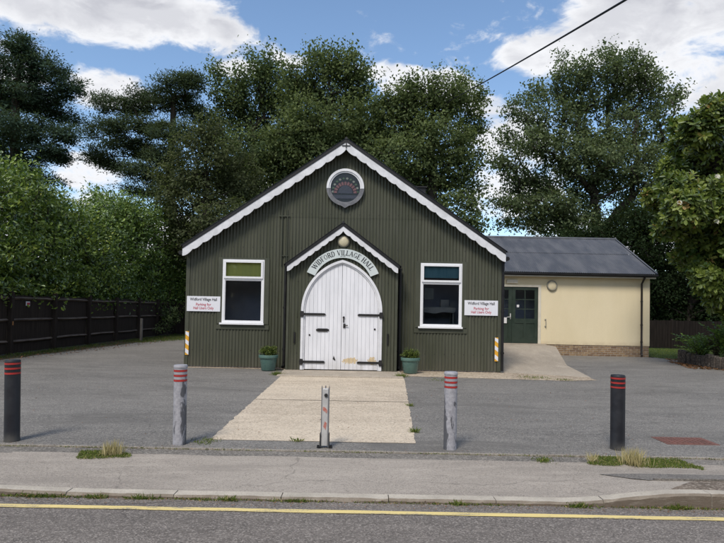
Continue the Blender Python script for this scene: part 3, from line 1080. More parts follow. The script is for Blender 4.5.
# conduits and a bracket left of the porch
mb = MB()
for dx, zt in ((0, 4.62), (.14, 4.25)):
    mb.tube([(-2.17 + dx, HY - .035, 2.75), (-2.17 + dx, HY - .035, zt)], .016, 8)
mb.box(-2.25, -1.97, HY - .04, HY - .016, 4.06, 4.085)
mb.box(-2.2, -2.0, HY - .04, HY - .016, 3.0, 3.02)
mb.build('conduit', M['iron_flat'], hall, keep=True)
# downpipes: beside the porch (two) and at the right-hand corner
for x, y, zt in ((-2.03, 14.83, 2.78), (1.0, 14.83, 2.72), (3.755, 14.93, 2.98)):
    mb = MB()
    mb.tube([(x, y, .05), (x, y, zt)], .04, 12)
    mb.tube([(x, y, zt - .06), (x, y, zt)], .055, 12)
    for zz in (.5, 1.6):
        mb.tube([(x, y, zz), (x, y, zz + .05)], .048, 12)
        mb.box(x - .06, x + .06, y + .02, y + .11, zz, zz + .04)
    if x < 0 or x < 2:
        mb.tube([(x, y, .12), (x + (-.02), y - .09, .055)], .04, 12)
    mb.build('downpipe', M['black'], hall, smooth=True, keep=True)
mb = MB()
mb.tube([(CX + TIP + .05, 14.68, 3.02), (CX + TIP + .05, HBACK, 3.0)], .055, 10)
mb.build('gutter', M['black'], hall, smooth=True, keep=True)
mb = MB()
mb.tube([(CX - TIP - .05, 14.68, 3.02), (CX - TIP - .05, HBACK, 3.0)], .055, 10)
mb.build('gutter', M['black'], hall, smooth=True, keep=True)

# front windows
for k, (c, w) in enumerate(WINS):
    x0, x1 = c - w / 2, c + w / 2
    z0, z1, zt = WZ0, WZ1, 2.37
    f, yf = .06, HY - .03
    mb = MB()       # outer frame, transom, sill
    mb.box(x0, x0 + f, yf, HY + .06, z0, z1)
    mb.box(x1 - f, x1, yf, HY + .06, z0, z1)
    mb.box(x0 + f, x1 - f, yf, HY + .06, z1 - f, z1)
    mb.box(x0 + f, x1 - f, yf, HY + .06, z0, z0 + f)
    mb.box(x0 + f, x1 - f, yf, HY + .06, zt - .03, zt + .03)
    mb.box(x0 - .05, x1 + .02, yf - .06, yf - .001, z0 - .035, z0 + .012)
    win = mb.build('window', M['upvc'], hall, keep=True)
    mb = MB()       # green boards round the opening
    g = .13
    mb.box(x0 - g, x0 - .003, HY - .022, HY + .02, z0 - .02, z1 + g * .4)
    mb.box(x1 + .003, x1 + g, HY - .022, HY + .02, z0 - .02, z1 + g * .4)
    mb.box(x0 - g - .02, x1 + g + .02, HY - .024, HY + .02, z0 - g - .03, z0 - .04)
    mb.box(x0 - .003, x1 + .003, HY - .022, HY + .02, z1 + .003, z1 + g * .4)
    mb.build('surround', M['iron_flat'], win, keep=True)
    # opening top light stands proud of the frame
    for nm, a, b, prd in (('top_light', zt + .01, z1 - .03, .026), ('main_light', z0 + .035, zt - .01, .0)):
        mb = MB()
        y = yf - prd if prd else yf + .012
        q = .052
        xa, xb = (x0 + .035, x1 - .035) if prd else (x0 + f - .002, x1 - f + .002)
        if prd:
            mb.box(xa, xa + q, y, y + .022, a, b)
            mb.box(xb - q, xb, y, y + .022, a, b)
            mb.box(xa + q, xb - q, y, y + .022, a, a + q)
            mb.box(xa + q, xb - q, y, y + .022, b - q, b)
        else:
            q = .02
            mb.box(xa, xa + q, y, y + .03, a + .02, b - .02)
            mb.box(xb - q, xb, y, y + .03, a + .02, b - .02)
            mb.box(xa + q, xb - q, y, y + .03, a + .02, a + .04)
            mb.box(xa + q, xb - q, y, y + .03, b - .04, b - .02)
        mb.build(nm, M['upvc'], win, keep=True)
        mb = MB()
        mb.add([(x0 + f, yf + .04 + prd * 0, a), (x1 - f, yf + .04, a), (x1 - f, yf + .04, b), (x0 + f, yf + .04, b)], [(0, 1, 2, 3)])
        mb.build('pane', M['glass'], win, keep=True)
    mb = MB()       # roller blind drawn over the top light, with soft folds
    n = 26
    bz0 = zt - .02 if k == 0 else zt + .13
    for i in range(n):
        xa, xb = x0 + f + (w - 2 * f) * i / n, x0 + f + (w - 2 * f) * (i + 1) / n
        ya = HY + .085 + .008 * math.sin(i * 1.1)
        yb = HY + .085 + .008 * math.sin((i + 1) * 1.1)
        mb.add([(xa, ya, bz0), (xb, yb, bz0), (xb, yb, z1), (xa, ya, z1)], [(0, 1, 2, 3)])
    mb.build('blind', M['blind_y'] if k == 0 else M['blind_t'], win, smooth=True, keep=True)
    if k == 1:
        mb = MB()
        mb.box(x0 + .12, x0 + .36, HY + .012, HY + .016, 1.92, 2.22)
        mb.build('notice', plain('faded_notice', (.16, .17, .17, 1), (.12, .13, .13, 1), .8, 8), win, keep=True)
# made-up table and box, standing in for a pale shape in the right-hand window
ft = thing('table', 'made up pale table standing in for a pale shape in the right front window', 'table', (2.15, 16.0, .06))
mb = MB()
mb.bevbox(-.5, .5, -.35, .35, 1.62, 1.66, .02)
mb.prism_xz([(-.5, 1.62), (.5, 1.62), (.42, 1.5), (.12, 1.53), (-.1, 1.48), (-.46, 1.52)], -.36, -.34)
mb.build('tabletop', plain('pale_cloth', (.42, .43, .44, 1), (.34, .35, .36, 1), .9, 6), ft)
for sx_ in (-.42, .42):
    for sy_ in (-.28, .28):
        MB().tube([(sx_, sy_, 0), (sx_, sy_, 1.62)], .022, 8).build('leg', M['steel'], ft)
bx_ = MB().bevbox(-.12, .12, -.1, .1, 0, .22, .01).build('box', plain('pale_card', (.45, .46, .48, 1), (.36, .37, .39, 1), .8, 6))
bx_.location = (2.36, 16.0, 1.72)
tag(bx_, 'made up small pale box on the stand-in table behind the right front window', 'box')

# round window in the gable
RX, RZ, RO = -.50, 4.865, .50
arc = lambda r, a0, a1, n: [(RX + r * math.cos(a0 + (a1 - a0) * i / n), RZ + r * math.sin(a0 + (a1 - a0) * i / n)) for i in range(n + 1)]
mb = MB()
mb.lathe([(.42, 0), (.42, .02), (0.0001, .02)], 48, 0, 'y', (RX, HY - .03, RZ))
rw = mb.build('round_window', M['g_dark'], hall, keep=True)
mb = MB()
a0, a1 = -.06, PI + .06
mb.strip_xz(arc(RO, a0, a1, 40), arc(.435, a0, a1, 40), HY - .10, HY + .01)
mb.strip_xz(arc(.434, a0, a1, 40), arc(.395, a0, a1, 40), HY - .075, HY + .01)
mb.build('upper_ring', M['white'], rw, keep=True)
mb = MB()
a0, a1 = PI + .062, 2 * PI - .062
mb.strip_xz(arc(RO + .005, a0, a1, 40), arc(.435, a0, a1, 40), HY - .105, HY + .01)
mb.strip_xz(arc(.434, a0, a1, 40), arc(.395, a0, a1, 40), HY - .075, HY + .01)
mb.prism_xz([(RX - .12, RZ - .485), (RX, RZ - .56), (RX + .12, RZ - .485)], HY - .11, HY)
mb.build('lower_ring', M['grey_ring'], rw, keep=True)
yg = HY - .055
mb = MB()
mb.prism_xz([(RX + .19 * math.cos(a) * 1.0, RZ - .16 + .22 * max(0, math.sin(a))) for a in np.linspace(0, PI, 16)], yg - .004, yg + .002)
mb.build('glass_dome', M['g_blue'], rw, keep=True)
for i in range(11):
    a = math.radians(8 + i * 16.4)
    w_ = math.radians(6.2)
    c0 = (RX, RZ - .16)
    q = [(c0[0] + r * math.cos(b), c0[1] + r * math.sin(b)) for r, b in ((.225, a - w_), (.30, a - w_), (.325, a), (.30, a + w_), (.225, a + w_))]
    MB().prism_xz(q, yg - .004, yg + .002).build('glass_petal', M['g_pink'], rw, keep=True)
for i in range(12):
    a = math.radians(-2 + i * 16.8)
    c0 = (RX + .36 * math.cos(a) * .92, RZ - .10 + .375 * math.sin(a) * .92)
    if math.hypot(c0[0] - RX, c0[1] - RZ) > .37:
        continue
    MB().prism_xz([(c0[0] + .034 * math.cos(t), c0[1] + .03 * math.sin(t)) for t in np.linspace(0, 2 * PI, 9)[:-1]], yg - .004, yg + .002).build('glass_roundel', M['g_pale'] if i % 2 else M['g_green'], rw, keep=True)
MB().prism_xz([(RX - .28, RZ - .30), (RX + .28, RZ - .30), (RX + .33, RZ - .205), (RX - .33, RZ - .205)], yg - .004, yg + .002).build('glass_band', M['g_blue'], rw, keep=True)

# porch
PX, PY, PH = -.51, 14.45, 1.41
PAP, PSL, PTIP = 3.74, .74, 1.42
DCX, DA, DSP, DRISE, DB = -.515, 1.045, 1.55, 1.33, .045
DR = (DRISE ** 2 + DA ** 2) / (2 * DA)


def arch_z(x, a=DA, r=DR):
    """height of the pointed arch at x for half width a"""
    t = abs(x - DCX)
    if t >= a:
        return DSP
    # arc centred on the spring line at distance (r - a) across the middle
    return DSP + math.sqrt(max(r * r - (t + r - a) ** 2, 0))


def arch_pts(a, r, n=22, base=DB):
    """outline from bottom left, over the point, to bottom right"""
    out = [(DCX - a, base)]
    xs_ = [a * (1 - (1 - i / n) ** 2) for i in range(n + 1)]
    ang = math.acos((r - a) / r)
    L_ = [(DCX - (a - r) - r * math.cos(ang * i / n), DSP + r * math.sin(ang * i / n)) for i in range(n + 1)]
    out += L_
    out += [(2 * DCX - x, z) for x, z in L_[::-1][1:]]
    out.append((DCX + a, base))
    return out


def p_under(x):
    return PAP - PSL * abs(x - PX)


mb = MB()
pitch = PITCH_C
n = int((2 * PH) / pitch * 8)
for i in range(n):
    xa, xb = PX - PH + 2 * PH * i / n, PX - PH + 2 * PH * (i + 1) / n
    ya, yb = PY + DEP * math.cos(2 * PI * (xa - PX) / pitch), PY + DEP * math.cos(2 * PI * (xb - PX) / pitch)
    ina, inb = abs(xa - DCX) < DA, abs(xb - DCX) < DA
    ba = arch_z(xa) if (ina or inb) and abs((xa + xb) / 2 - DCX) < DA else .035
    bb = arch_z(xb) if (ina or inb) and abs((xa + xb) / 2 - DCX) < DA else .035
    mb.add([(xa, ya, ba), (xb, yb, bb), (xb, yb, p_under(xb) + .01), (xa, ya, p_under(xa) + .01)], [(0, 1, 2, 3)])
for s in (-1, 1):
    X = PX + s * PH
    mb.box(X - .045 if s > 0 else X - .02, X + .02 if s > 0 else X + .045, PY - .022, PY + .03, .035, p_under(X) - .01, 1)
    m_ = 24
    for i in range(m_):
        ya, yb = PY + (HY - PY) * i / m_, PY + (HY - PY) * (i + 1) / m_
        mb.add([(X, ya, .035), (X, yb, .035), (X, yb, p_under(X)), (X, ya, p_under(X))], [(0, 1, 2, 3)])
    # little drain slot plates low on the piers
    mb.box(DCX + s * 1.2 - .02, DCX + s * 1.2 + .02, PY - .03, PY - .01, .72, 1.0, 2)
porch = mb.build('porch', [M['iron'], M['iron_flat'], M['black']], hall, smooth=True, keep=True)
gable_roof(PX, PAP, PSL, PTIP + .04, 14.27, HY - .02, .085, .1, .01).build('porch_roof', [M['black'], M['roof']], porch, smooth=True, keep=True)
for s in (-1, 1):
    bargeboard(PX, PAP, PSL, PTIP, 14.285, 14.315, .145, .17, .035, s).build('porch_bargeboard', M['barge'], porch, keep=True)
mb = MB()
fo, fi = arch_pts(DA, DR), arch_pts(DA - .065, DR - .065)
mb.strip_xz(fo, fi, PY - .05, PY + .06)
fo2, fi2 = arch_pts(DA - .067, DR - .067), arch_pts(DA - .10, DR - .10)
mb.strip_xz(fo2, fi2, PY - .02, PY + .06)
mb.build('door_frame', M['white'], hall, keep=True)

# two plank leaves
DL = DA - .103
DRL = DR - .103
for s in (-1, 1):
    mb = MB()
    npl = 9
    pw = (DL - .006) / npl
    for i in range(npl):
        xa = .003 + i * pw + .003
        xb = .003 + (i + 1) * pw - .003
        lo = DB + .012
        tops = []
        for q in range(7):
            t = xa + (xb - xa) * q / 6
            tops.append((DCX + s * t, arch_z(DCX + t, DL, DRL) if t < DL else DSP))
        pl = [(DCX + s * xa, lo), (DCX + s * xb, lo)] + tops[::-1]
        mb.prism_xz(pl, PY + .005 + .0015 * (i % 3), PY + .05)
    bk = [(DCX + s * .003, DB + .012)] + [(DCX + s * min(t, DL), arch_z(DCX + t, DL, DRL)) for t in np.linspace(.003, DL - .001, 20)] + [(DCX + s * DL, DB + .012)]
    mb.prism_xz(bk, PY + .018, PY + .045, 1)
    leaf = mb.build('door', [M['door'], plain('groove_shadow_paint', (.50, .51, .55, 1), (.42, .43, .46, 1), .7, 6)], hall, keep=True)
    for hz in (1.47, .245):
        mb = MB()
        xo = DCX + s * (DA - .03)
        xe = DCX + s * (DL - .50)
        b0, b1 = sorted((xo, xe))
        mb.box(b0, b1, PY - .022, PY + .004, hz - .028, hz + .028)
        # cusped plate on the jamb
        mb.prism_xz([(xo + s * .055 * math.cos(t), hz + .10 * math.sin(t) * (1 - .25 * abs(math.cos(2 * t)))) for t in np.linspace(0, 2 * PI, 17)[:-1]], PY - .075, PY - .051)
        mb.box(*sorted((xo - .02, xo + .02)), PY - .055, PY, hz - .028, hz + .028)
        tipx = xe
        mb.prism_xz([(tipx, hz - .028), (tipx - s * .035, hz), (tipx, hz + .028)], PY - .022, PY + .004)
        mb.build('hinge', M['iron_black'], leaf, keep=True)
    if s < 0:
        mb = MB()
        mb.box(-1.13, -.87, PY - .02, PY + .004, 1.03, 1.105)
        mb.box(-1.165, -1.13, PY - .014, PY + .004, 1.045, 1.09)
        mb.box(-.87, -.835, PY - .014, PY + .004, 1.045, 1.09)
        mb.box(-1.10, -.90, PY - .028, PY - .02, 1.045, 1.085)
        mb.build('letter_box', M['iron_black'], leaf, keep=True)
        mb = MB()
        mb.lathe([(.022, 0), (.022, .012), (.0001, .016)], 14, 0, 'y', (-1.335, PY + .003, .935))
        mb.build('door_stud', M['iron_black'], leaf, keep=True)
        mb = MB()
        mb.prism_xz([(-.72, .33), (-.67, .29), (-.655, .31), (-.70, .41)], PY - .012, PY + .004)
        mb.build('paint_chip', M['iron_black'], leaf, keep=True)
    else:
        mb = MB()
        mb.box(-.475, -.445, PY - .02, PY + .004, 1.27, 1.42)
        mb.prism_xz([(-.46 + .028 * math.cos(t), 1.40 + .03 * math.sin(t)) for t in np.linspace(0, 2 * PI, 9)[:-1]], PY - .024, PY - .004)
        mb.build('pull_handle', M['iron_black'], leaf, keep=True)
        mb = MB()
        mb.box(-.47, -.415, PY - .016, PY + .004, 1.13, 1.235)
        mb.tube([(-.44, PY - .03, 1.2), (-.35, PY - .035, 1.195)], .012, 8)
        mb.tube([(-.44, PY, 1.2), (-.44, PY - .03, 1.2)], .012, 8)
        mb.build('lock', M['iron_black'], leaf, keep=True)
        mb = MB()
        mb.lathe([(.024, 0), (.024, .012), (.0001, .016)], 14, 0, 'y', (.345, PY + .003, 1.11))
        mb.build('door_stud', M['iron_black'], leaf, keep=True)

# ------------------------------------------------------------------ lettering
def text_mesh(s, size, bold=0.0):
    cu = bpy.data.curves.new('txt', 'FONT')
    cu.body = s
    cu.size = size
    cu.offset = bold
    cu.align_x = 'CENTER'
    cu.align_y = 'CENTER'
    cu.resolution_u = 3
    o = bpy.data.objects.new('txt', cu)
    COL.objects.link(o)
    bpy.context.view_layer.update()
    me = bpy.data.meshes.new_from_object(o)
    out = ([tuple(v.co) for v in me.vertices], [tuple(p.vertices) for p in me.polygons])
    bpy.data.objects.remove(o)
    bpy.data.curves.remove(cu)
    bpy.data.meshes.remove(me)
    return out


# roman capitals from thick and thin strokes with slab serifs (unit height)
SERIF = {
    'I': (.26, [((.13, 0), (.13, 1), 1)], [(.13, 0), (.13, 1)]),
    'W': (1.10, [((.08, 1), (.33, 0), 1), ((.33, 0), (.55, .95), 0), ((.55, .95), (.79, 0), 1), ((.79, 0), (1.02, 1), 0)], [(.08, 1), (.55, 1), (1.02, 1)]),
    'D': (.72, [((.13, 0), (.13, 1), 1), ((.13, 1), (.38, 1), 0), ((.38, 1), (.58, .82), .5), ((.58, .82), (.63, .5), 1), ((.63, .5), (.58, .18), 1), ((.58, .18), (.38, 0), .5), ((.38, 0), (.13, 0), 0)], [(.13, 0), (.13, 1)]),
    'F': (.58, [((.13, 0), (.13, 1), 1), ((.13, 1), (.53, 1), 0), ((.13, .52), (.43, .52), 0), ((.53, 1), (.53, .82), 0)], [(.13, 0), (.13, 1)]),
    'E': (.62, [((.13, 0), (.13, 1), 1), ((.13, 1), (.54, 1), 0), ((.13, .52), (.44, .52), 0), ((.13, 0), (.57, 0), 0), ((.54, 1), (.54, .82), 0), ((.57, 0), (.57, .2), 0)], [(.13, 0), (.13, 1)]),
    'L': (.58, [((.13, 0), (.13, 1), 1), ((.13, 0), (.54, 0), 0), ((.54, 0), (.54, .24), 0)], [(.13, 0), (.13, 1)]),
    'H': (.74, [((.13, 0), (.13, 1), 1), ((.61, 0), (.61, 1), 1), ((.13, .52), (.61, .52), 0)], [(.13, 0), (.13, 1), (.61, 0), (.61, 1)]),
    'R': (.70, [((.13, 0), (.13, 1), 1), ((.13, 1), (.40, 1), 0), ((.40, 1), (.54, .88), .7), ((.54, .88), (.54, .66), 1), ((.54, .66), (.40, .5), .7), ((.40, .5), (.13, .5), 0), ((.36, .5), (.64, 0), 1)], [(.13, 0), (.13, 1), (.64, 0)]),
    'V': (.76, [((.08, 1), (.38, 0), 1), ((.38, 0), (.68, 1), 0)], [(.08, 1), (.68, 1)]),
    'A': (.78, [((.08, 0), (.38, 1), 0), ((.38, 1), (.69, 0), 1), ((.19, .34), (.58, .34), 0)], [(.08, 0), (.69, 0)]),
    'O': (.76, [], []),
    'G': (.76, [((.62, .42), (.62, .05), 1), ((.46, .42), (.72, .42), 0)], []),
}


def glyph(ch):
    w, st, sf = SERIF[ch]
    polys = []
    for (x0, z0), (x1, z1), th in st:
        t = .034 + .052 * th
        d = Vector((x1 - x0, z1 - z0))
        nrm = Vector((-d.y, d.x)).normalized() * t
        polys.append([(x0 - nrm.x, z0 - nrm.y), (x1 - nrm.x, z1 - nrm.y), (x1 + nrm.x, z1 + nrm.y), (x0 + nrm.x, z0 + nrm.y)])
    for x, z in sf:
        dz = .03 if z < .5 else -.03
        polys.append([(x - .13, z - abs(dz)), (x + .13, z - abs(dz)), (x + .13, z + abs(dz)), (x - .13, z + abs(dz))])
    if ch in 'OG':
        a0, a1 = (0, 2 * PI) if ch == 'O' else (.55, 2 * PI - .75)
        n = 18
        for i in range(n):
            b0, b1 = a0 + (a1 - a0) * i / n, a0 + (a1 - a0) * (i + 1) / n
            q = []
            for b, ro in ((b0, 1), (b1, 1), (b1, 0), (b0, 0)):
                rx, rz = (.35, .51) if ro else (.225, .455)
                q.append((.38 + rx * math.cos(b), .5 + rz * math.sin(b)))
            polys.append(q)
    return w, polys


SCX, SCZ, SR = -.505, 2.165, .885
sg = thing('name_sign', 'pale curved name board arching over the white double doors', 'sign', (SCX, PY - .03, SCZ))
mb = MB()
HA = math.radians(67.5)
ao = [(( SR + .115) * math.sin(t), (SR + .115) * math.cos(t)) for t in np.linspace(-HA, HA, 50)]
ai = [(( SR - .115) * math.sin(t), (SR - .115) * math.cos(t)) for t in np.linspace(-HA, HA, 50)]
mb.strip_xz(ao, ai, -.035, -.005)
mb.build('board', M['name_sign'], sg)
mb = MB()
txt = 'WIDFORD VILLAGE HALL'
hgt = .125
adv = [(SERIF[c][0] + .10) if c != ' ' else .42 for c in txt]
tot = sum(adv) * hgt
span = math.radians(116)
scale = span * SR / tot
pos_ = -span / 2
for c, a in zip(txt, adv):
    wa = a * hgt * scale / SR
    if c != ' ':
        w, polys = glyph(c)
        th = pos_ + wa / 2
        for pi_, pl in enumerate(polys):
            q = []
            for x, z in pl:
                lx = (x - w / 2) * hgt * scale
                lz = (z - .5) * hgt + .012
                r_ = SR + lz
                q.append((r_ * math.sin(th) + lx * math.cos(th), r_ * math.cos(th) - lx * math.sin(th)))
            mb.prism_xz(q, -.0385 - .00015 * (pi_ % 12), -.034)
    pos_ += wa
mb.build('lettering', M['blacktext'], sg)
mb = MB()
for a, b in ((-.085, -.02), (.0, .075)):
    n = 6
    mb.strip_xz([((SR - .075) * math.sin(a + (b - a) * i / n), (SR - .075) * math.cos(a + (b - a) * i / n)) for i in range(n + 1)],
                [((SR - .085) * math.sin(a + (b - a) * i / n), (SR - .085) * math.cos(a + (b - a) * i / n)) for i in range(n + 1)], -.038, -.034)
mb.build('underline', M['blacktext'], sg)

for k, (xc, zc, lab) in enumerate(((-4.215, 1.685, 'white parking sign with black and red lettering left of the yellow blind window'),
                                   (3.18, 1.715, 'white parking sign with black and red lettering right of the teal blind window'))):
    if k == 0:
        ps = thing('parking_sign', lab, 'sign', (xc, HY - .02, zc), 'parking signs on the hall front')
        mb = MB()
        mb.box(-.445, .445, -.018, -.003, -.2, .2)
        mb.build('panel', M['sign'], ps)
        for s_, sz, z_, mt, bd in (('Widford Village Hall', .108, .115, 'blacktext', .0016), ('Parking for', .1, -.02, 'redtext', .001), ('Hall Users Only', .1, -.115, 'redtext', .001)):
            vs, fs = text_mesh(s_, sz, bd)
            wmax = max(v[0] for v in vs) - min(v[0] for v in vs)
            tgt = {'Widford Village Hall': .72, 'Parking for': .40, 'Hall Users Only': .54}[s_]
            mb = MB().add([(v[0] * tgt / wmax, -.021, z_ + v[1]) for v in vs], fs)
            mb.build('lettering', M[mt], ps)
        PS = ps
    else:
        ps = dup(PS)
        ps.location = (xc, HY - .02, zc)
        ps['label'] = lab

for k, (xc, zc, lab) in enumerate(((-4.625, .635, 'orange and white striped marker plate low on the left corner of the hall'),
                                   (3.60, .62, 'orange and white striped marker plate low on the right corner of the hall'))):
    if k == 0:
        rp = thing('marker_plate', lab, 'marker plate', (xc, HY - .028, zc), 'striped marker plates on the hall corners')
        mb = MB().box(-.045, .045, -.012, 0, -.315, .315)
        mb.build('plate', M['orange'], rp)
        mb = MB()
        for z_ in (-.24, .0, .235):
            q = [(-.045, z_), (.045, z_ - .07), (.045, z_ + .04), (-.045, z_ + .11)]
            q = [(x_, min(max(zz, -.314), .314)) for x_, zz in q]
            MB().prism_xz(q, -.0145, -.011).build('stripe', M['sign'], rp)
        RP = rp
    else:
        rp = dup(RP)
        rp.location = (xc, HY - .028, zc)
        rp['label'] = lab

wl = thing('wall_lamp', 'round cream bulkhead lamp under the porch gable', 'lamp', (-.50, PY - .01, 3.365))
MB().lathe([(.155, 0), (.155, .03), (.135, .05), (.132, .03)], 32, 0, 'y').build('rim', M['lampgrey'], wl, smooth=True)
MB().lathe([(.134, .02), (.128, .055), (.09, .08), (.04, .09), (.0001, .092)], 32, 0, 'y').build('lens', M['lens'], wl, smooth=True)

# ------------------------------------------------------------------ annex
AY, AX0, AX1 = 21.55, 3.76, 11.08
ATOP, AEV = 3.06, 3.17
ABACK = 28.0
ann = thing('annex', 'cream rendered annex with grey metal roof and brick plinth behind the hall', 'building', (7.4, AY, 0))
mb = MB()
dx0, dx1, dz0, dz1 = 4.62, 6.86, .435, 2.63
mb.box(AX0, dx0, AY, AY + .25, .42, ATOP)
mb.box(dx1, AX1, AY, AY + .25, .42, ATOP)
mb.box(dx0, dx1, AY, AY + .25, dz1, ATOP)
mb.box(AX1 - .25, AX1, AY + .25, ABACK, .42, ATOP)
mb.prism_xz([(0, 0)] * 3, 0, 0) if False else None
ridge_y, ridge_z = 24.75, 4.93
mb.add([(AX1, AY + .002, ATOP), (AX1, ABACK, ATOP), (AX1, ridge_y, ridge_z - .1)], [(0, 1, 2)])
mb.build('wall', M['cream'], ann, keep=True)
mb = MB()
mb.box(dx1 + .06, AX1 - .02, AY + .015, AY + .25, -.05, .42)
mb.box(AX1 - .27, AX1 - .02, AY + .25, ABACK, -.05, .42)
mb.box(AX0, dx1 + .06, AY + .03, AY + .2, -.05, .41)
mb.build('plinth', M['brick'], ann, keep=True)
mb = MB()
RX1 = 11.2
ev_y = 21.22
pt = .08
slope = (ridge_z - AEV) / (ridge_y - ev_y)
cut = ev_y + (ridge_y - ev_y) * .52
for (ya, yb, lift) in ((ev_y, cut + .03, .0), (cut, ridge_y, .014)):
    n = int((RX1 - AX0) / pt * 6)
    for i in range(n):
        xa, xb = AX0 + (RX1 - AX0) * i / n, AX0 + (RX1 - AX0) * (i + 1) / n
        za, zb = lift + .011 * math.cos(2 * PI * xa / pt), lift + .011 * math.cos(2 * PI * xb / pt)
        f_ = lambda y: AEV + (y - ev_y) * slope
        mb.add([(xa, ya, f_(ya) + za), (xb, ya, f_(ya) + zb), (xb, yb, f_(yb) + zb), (xa, yb, f_(yb) + za)], [(0, 1, 2, 3)])
mb.add([(AX0, ridge_y, ridge_z), (RX1, ridge_y, ridge_z), (RX1, ABACK + .4, AEV), (AX0, ABACK + .4, AEV)], [(3, 2, 1, 0)])
mb.tube([(AX0, ridge_y, ridge_z + .005), (RX1 + .01, ridge_y, ridge_z + .005)], .07, 8)
# verge flashing along the gable edge
mb.add([(RX1 + .012, ev_y - .02, AEV - .06), (RX1 + .012, ridge_y, ridge_z - .06), (RX1 + .012, ridge_y, ridge_z + .05), (RX1 + .012, ev_y - .02, AEV + .03),
        (RX1 - .06, ev_y - .02, AEV + .036), (RX1 - .06, ridge_y, ridge_z + .05)], [(0, 1, 2, 3), (3, 2, 5, 4)])
mb.build('roof', M['slate'], ann, smooth=True, keep=True)
mb = MB()
mb.box(AX0, RX1, ev_y + .10, ev_y + .125, AEV - .17, AEV - .02)
mb.box(AX0, RX1 - .02, ev_y + .126, AY + .02, AEV - .11, AEV - .08)
mb.build('fascia', M['door_jamb'], ann, keep=True)
mb = MB()
prof = [(.06 * math.cos(t), .06 * math.sin(t)) for t in np.linspace(PI, 2 * PI, 9)]
for i in range(8):
    (a0, b0), (a1, b1) = prof[i], prof[i + 1]
    yc, zc = ev_y + .035, AEV - .035
    mb.add([(AX0, yc + a0, zc + b0), (RX1 + .03, yc + a0, zc + b0), (RX1 + .03, yc + a1, zc + b1), (AX0, yc + a1, zc + b1)], [(0, 1, 2, 3)])
mb.box(AX0, RX1 + .03, ev_y + .093, ev_y + .099, AEV - .12, AEV - .02)
mb.box(RX1 + .025, RX1 + .033, ev_y - .025, ev_y + .095, AEV - .095, AEV - .035)
mb.box(AX0, RX1 + .03, ev_y - .03, ev_y - .022, AEV - .085, AEV - .02)
mb.build('gutter', M['black'], ann, keep=True)
mb = MB()
xd = 10.74
mb.tube([(xd, ev_y + .035, AEV - .09), (xd, ev_y + .06, AEV - .16), (xd, AY - .06, AEV - .36), (xd, AY - .06, .12), (xd, AY - .12, .05)], .036, 12)
for z_ in (.55, 1.2, 2.1):
    mb.tube([(xd, AY - .06, z_), (xd, AY - .06, z_ + .06)], .045, 12)
mb.build('downpipe', M['brown'], ann, smooth=True, keep=True)
# double doors with glazed upper halves
mb = MB()
mb.box(dx1 - .075, dx1 + .03, AY - .02, AY + .1, dz0, dz1 + .06)
mb.box(dx0 - .03, dx1 - .075, AY - .02, AY + .1, dz1 - .02, dz1 + .06)
mb.box(dx0 - .03, dx0 + .075, AY - .02, AY + .1, dz0, dz1 - .02)
mb.build('door_frame', M['door_jamb'], ann, keep=True)
mb = MB()
mb.box(dx0 + .05, dx1 + .2, AY - .18, AY + .1, .40, dz0 + .005)
mb.build('threshold', M['concrete'], ann, keep=True)
mid = 5.78
for k, (a, b) in enumerate(((mid + .004, dx1 - .08), (dx0 + .08, mid - .004))):
    if k == 1:
        a = b - (dx1 - .08 - mid - .004)
    mb = MB()
    y0, y1 = AY + .01, AY + .055
    st = .13
    zr = 1.30
    d0, d1 = dz0 + .02, dz1 - .03
    mb.box(a, a + st, y0, y1, d0, d1)
    mb.box(b - st, b, y0, y1, d0, d1)
    for za, zb in ((d0, d0 + .2), (zr - .09, zr + .09), (d1 - .11, d1)):
        mb.box(a + st, b - st, y0, y1, za, zb)
    cxm = (a + b) / 2
    mb.box(cxm - .05, cxm + .05, y0, y1, d0 + .2, zr - .09)
    for xa, xb in ((a + st, cxm - .05), (cxm + .05, b - st)):
        mb.box(xa, xb, y0 + .02, y1 - .005, d0 + .2, zr - .09)
    # glazing bars: two columns, three rows
    mb.box(cxm - .017, cxm + .017, y0 + .004, y1 - .01, zr + .09, d1 - .11)
    hh = (d1 - .11 - zr - .09) / 3
    for r_ in (1, 2):
        zz = zr + .09 + hh * r_
        mb.box(a + st, cxm - .017, y0 + .004, y1 - .01, zz - .015, zz + .015)
        mb.box(cxm + .017, b - st, y0 + .004, y1 - .01, zz - .015, zz + .015)
    dr = mb.build('door', M['dark_green'], ann, keep=True)
    mb = MB()
    mb.add([(a + st, y0 + .028, zr + .09), (b - st, y0 + .028, zr + .09), (b - st, y0 + .028, d1 - .11), (a + st, y0 + .028, d1 - .11)], [(0, 1, 2, 3)])
    mb.build('pane', M['glass'], dr, keep=True)
    if k == 0:
        mb = MB().box(a + st + .05, a + st + .14, y0 - .004, y0 + .003, 1.82, 1.92)
        mb.build('sticker', M['paper'], dr, keep=True)
    else:
        mb = MB().box(b - .46, b - .19, y0 - .006, y0 - .001, 1.2, 1.42)
        mb.build('notice', M['paper'], dr, keep=True)
        mb = MB()
        mb.box(b - .075, b - .035, y0 - .012, y0, 1.36, 1.58)
        mb.tube([(b - .055, y0 - .01, 1.44), (b - .055, y0 - .05, 1.44), (b - .20, y0 - .052, 1.435)], .013, 8)
        mb.build('handle', M['steel'], dr, keep=True)
mb = MB().box(dx0 - .3, dx1 + .3, AY + 1.6, AY + 1.65, .42, ATOP)
mb.box(dx0 - .3, dx1 + .3, AY + .26, AY + 1.6, .40, .42)
mb.build('lobby', M['dark'], ann, keep=True)
mb = MB()
mb.bevbox(5.55, 5.98, AY - .07, AY - .001, 2.74, 2.88, .012)
mb.build('alarm_panel', M['door_jamb'], ann, keep=True)
mb = MB()
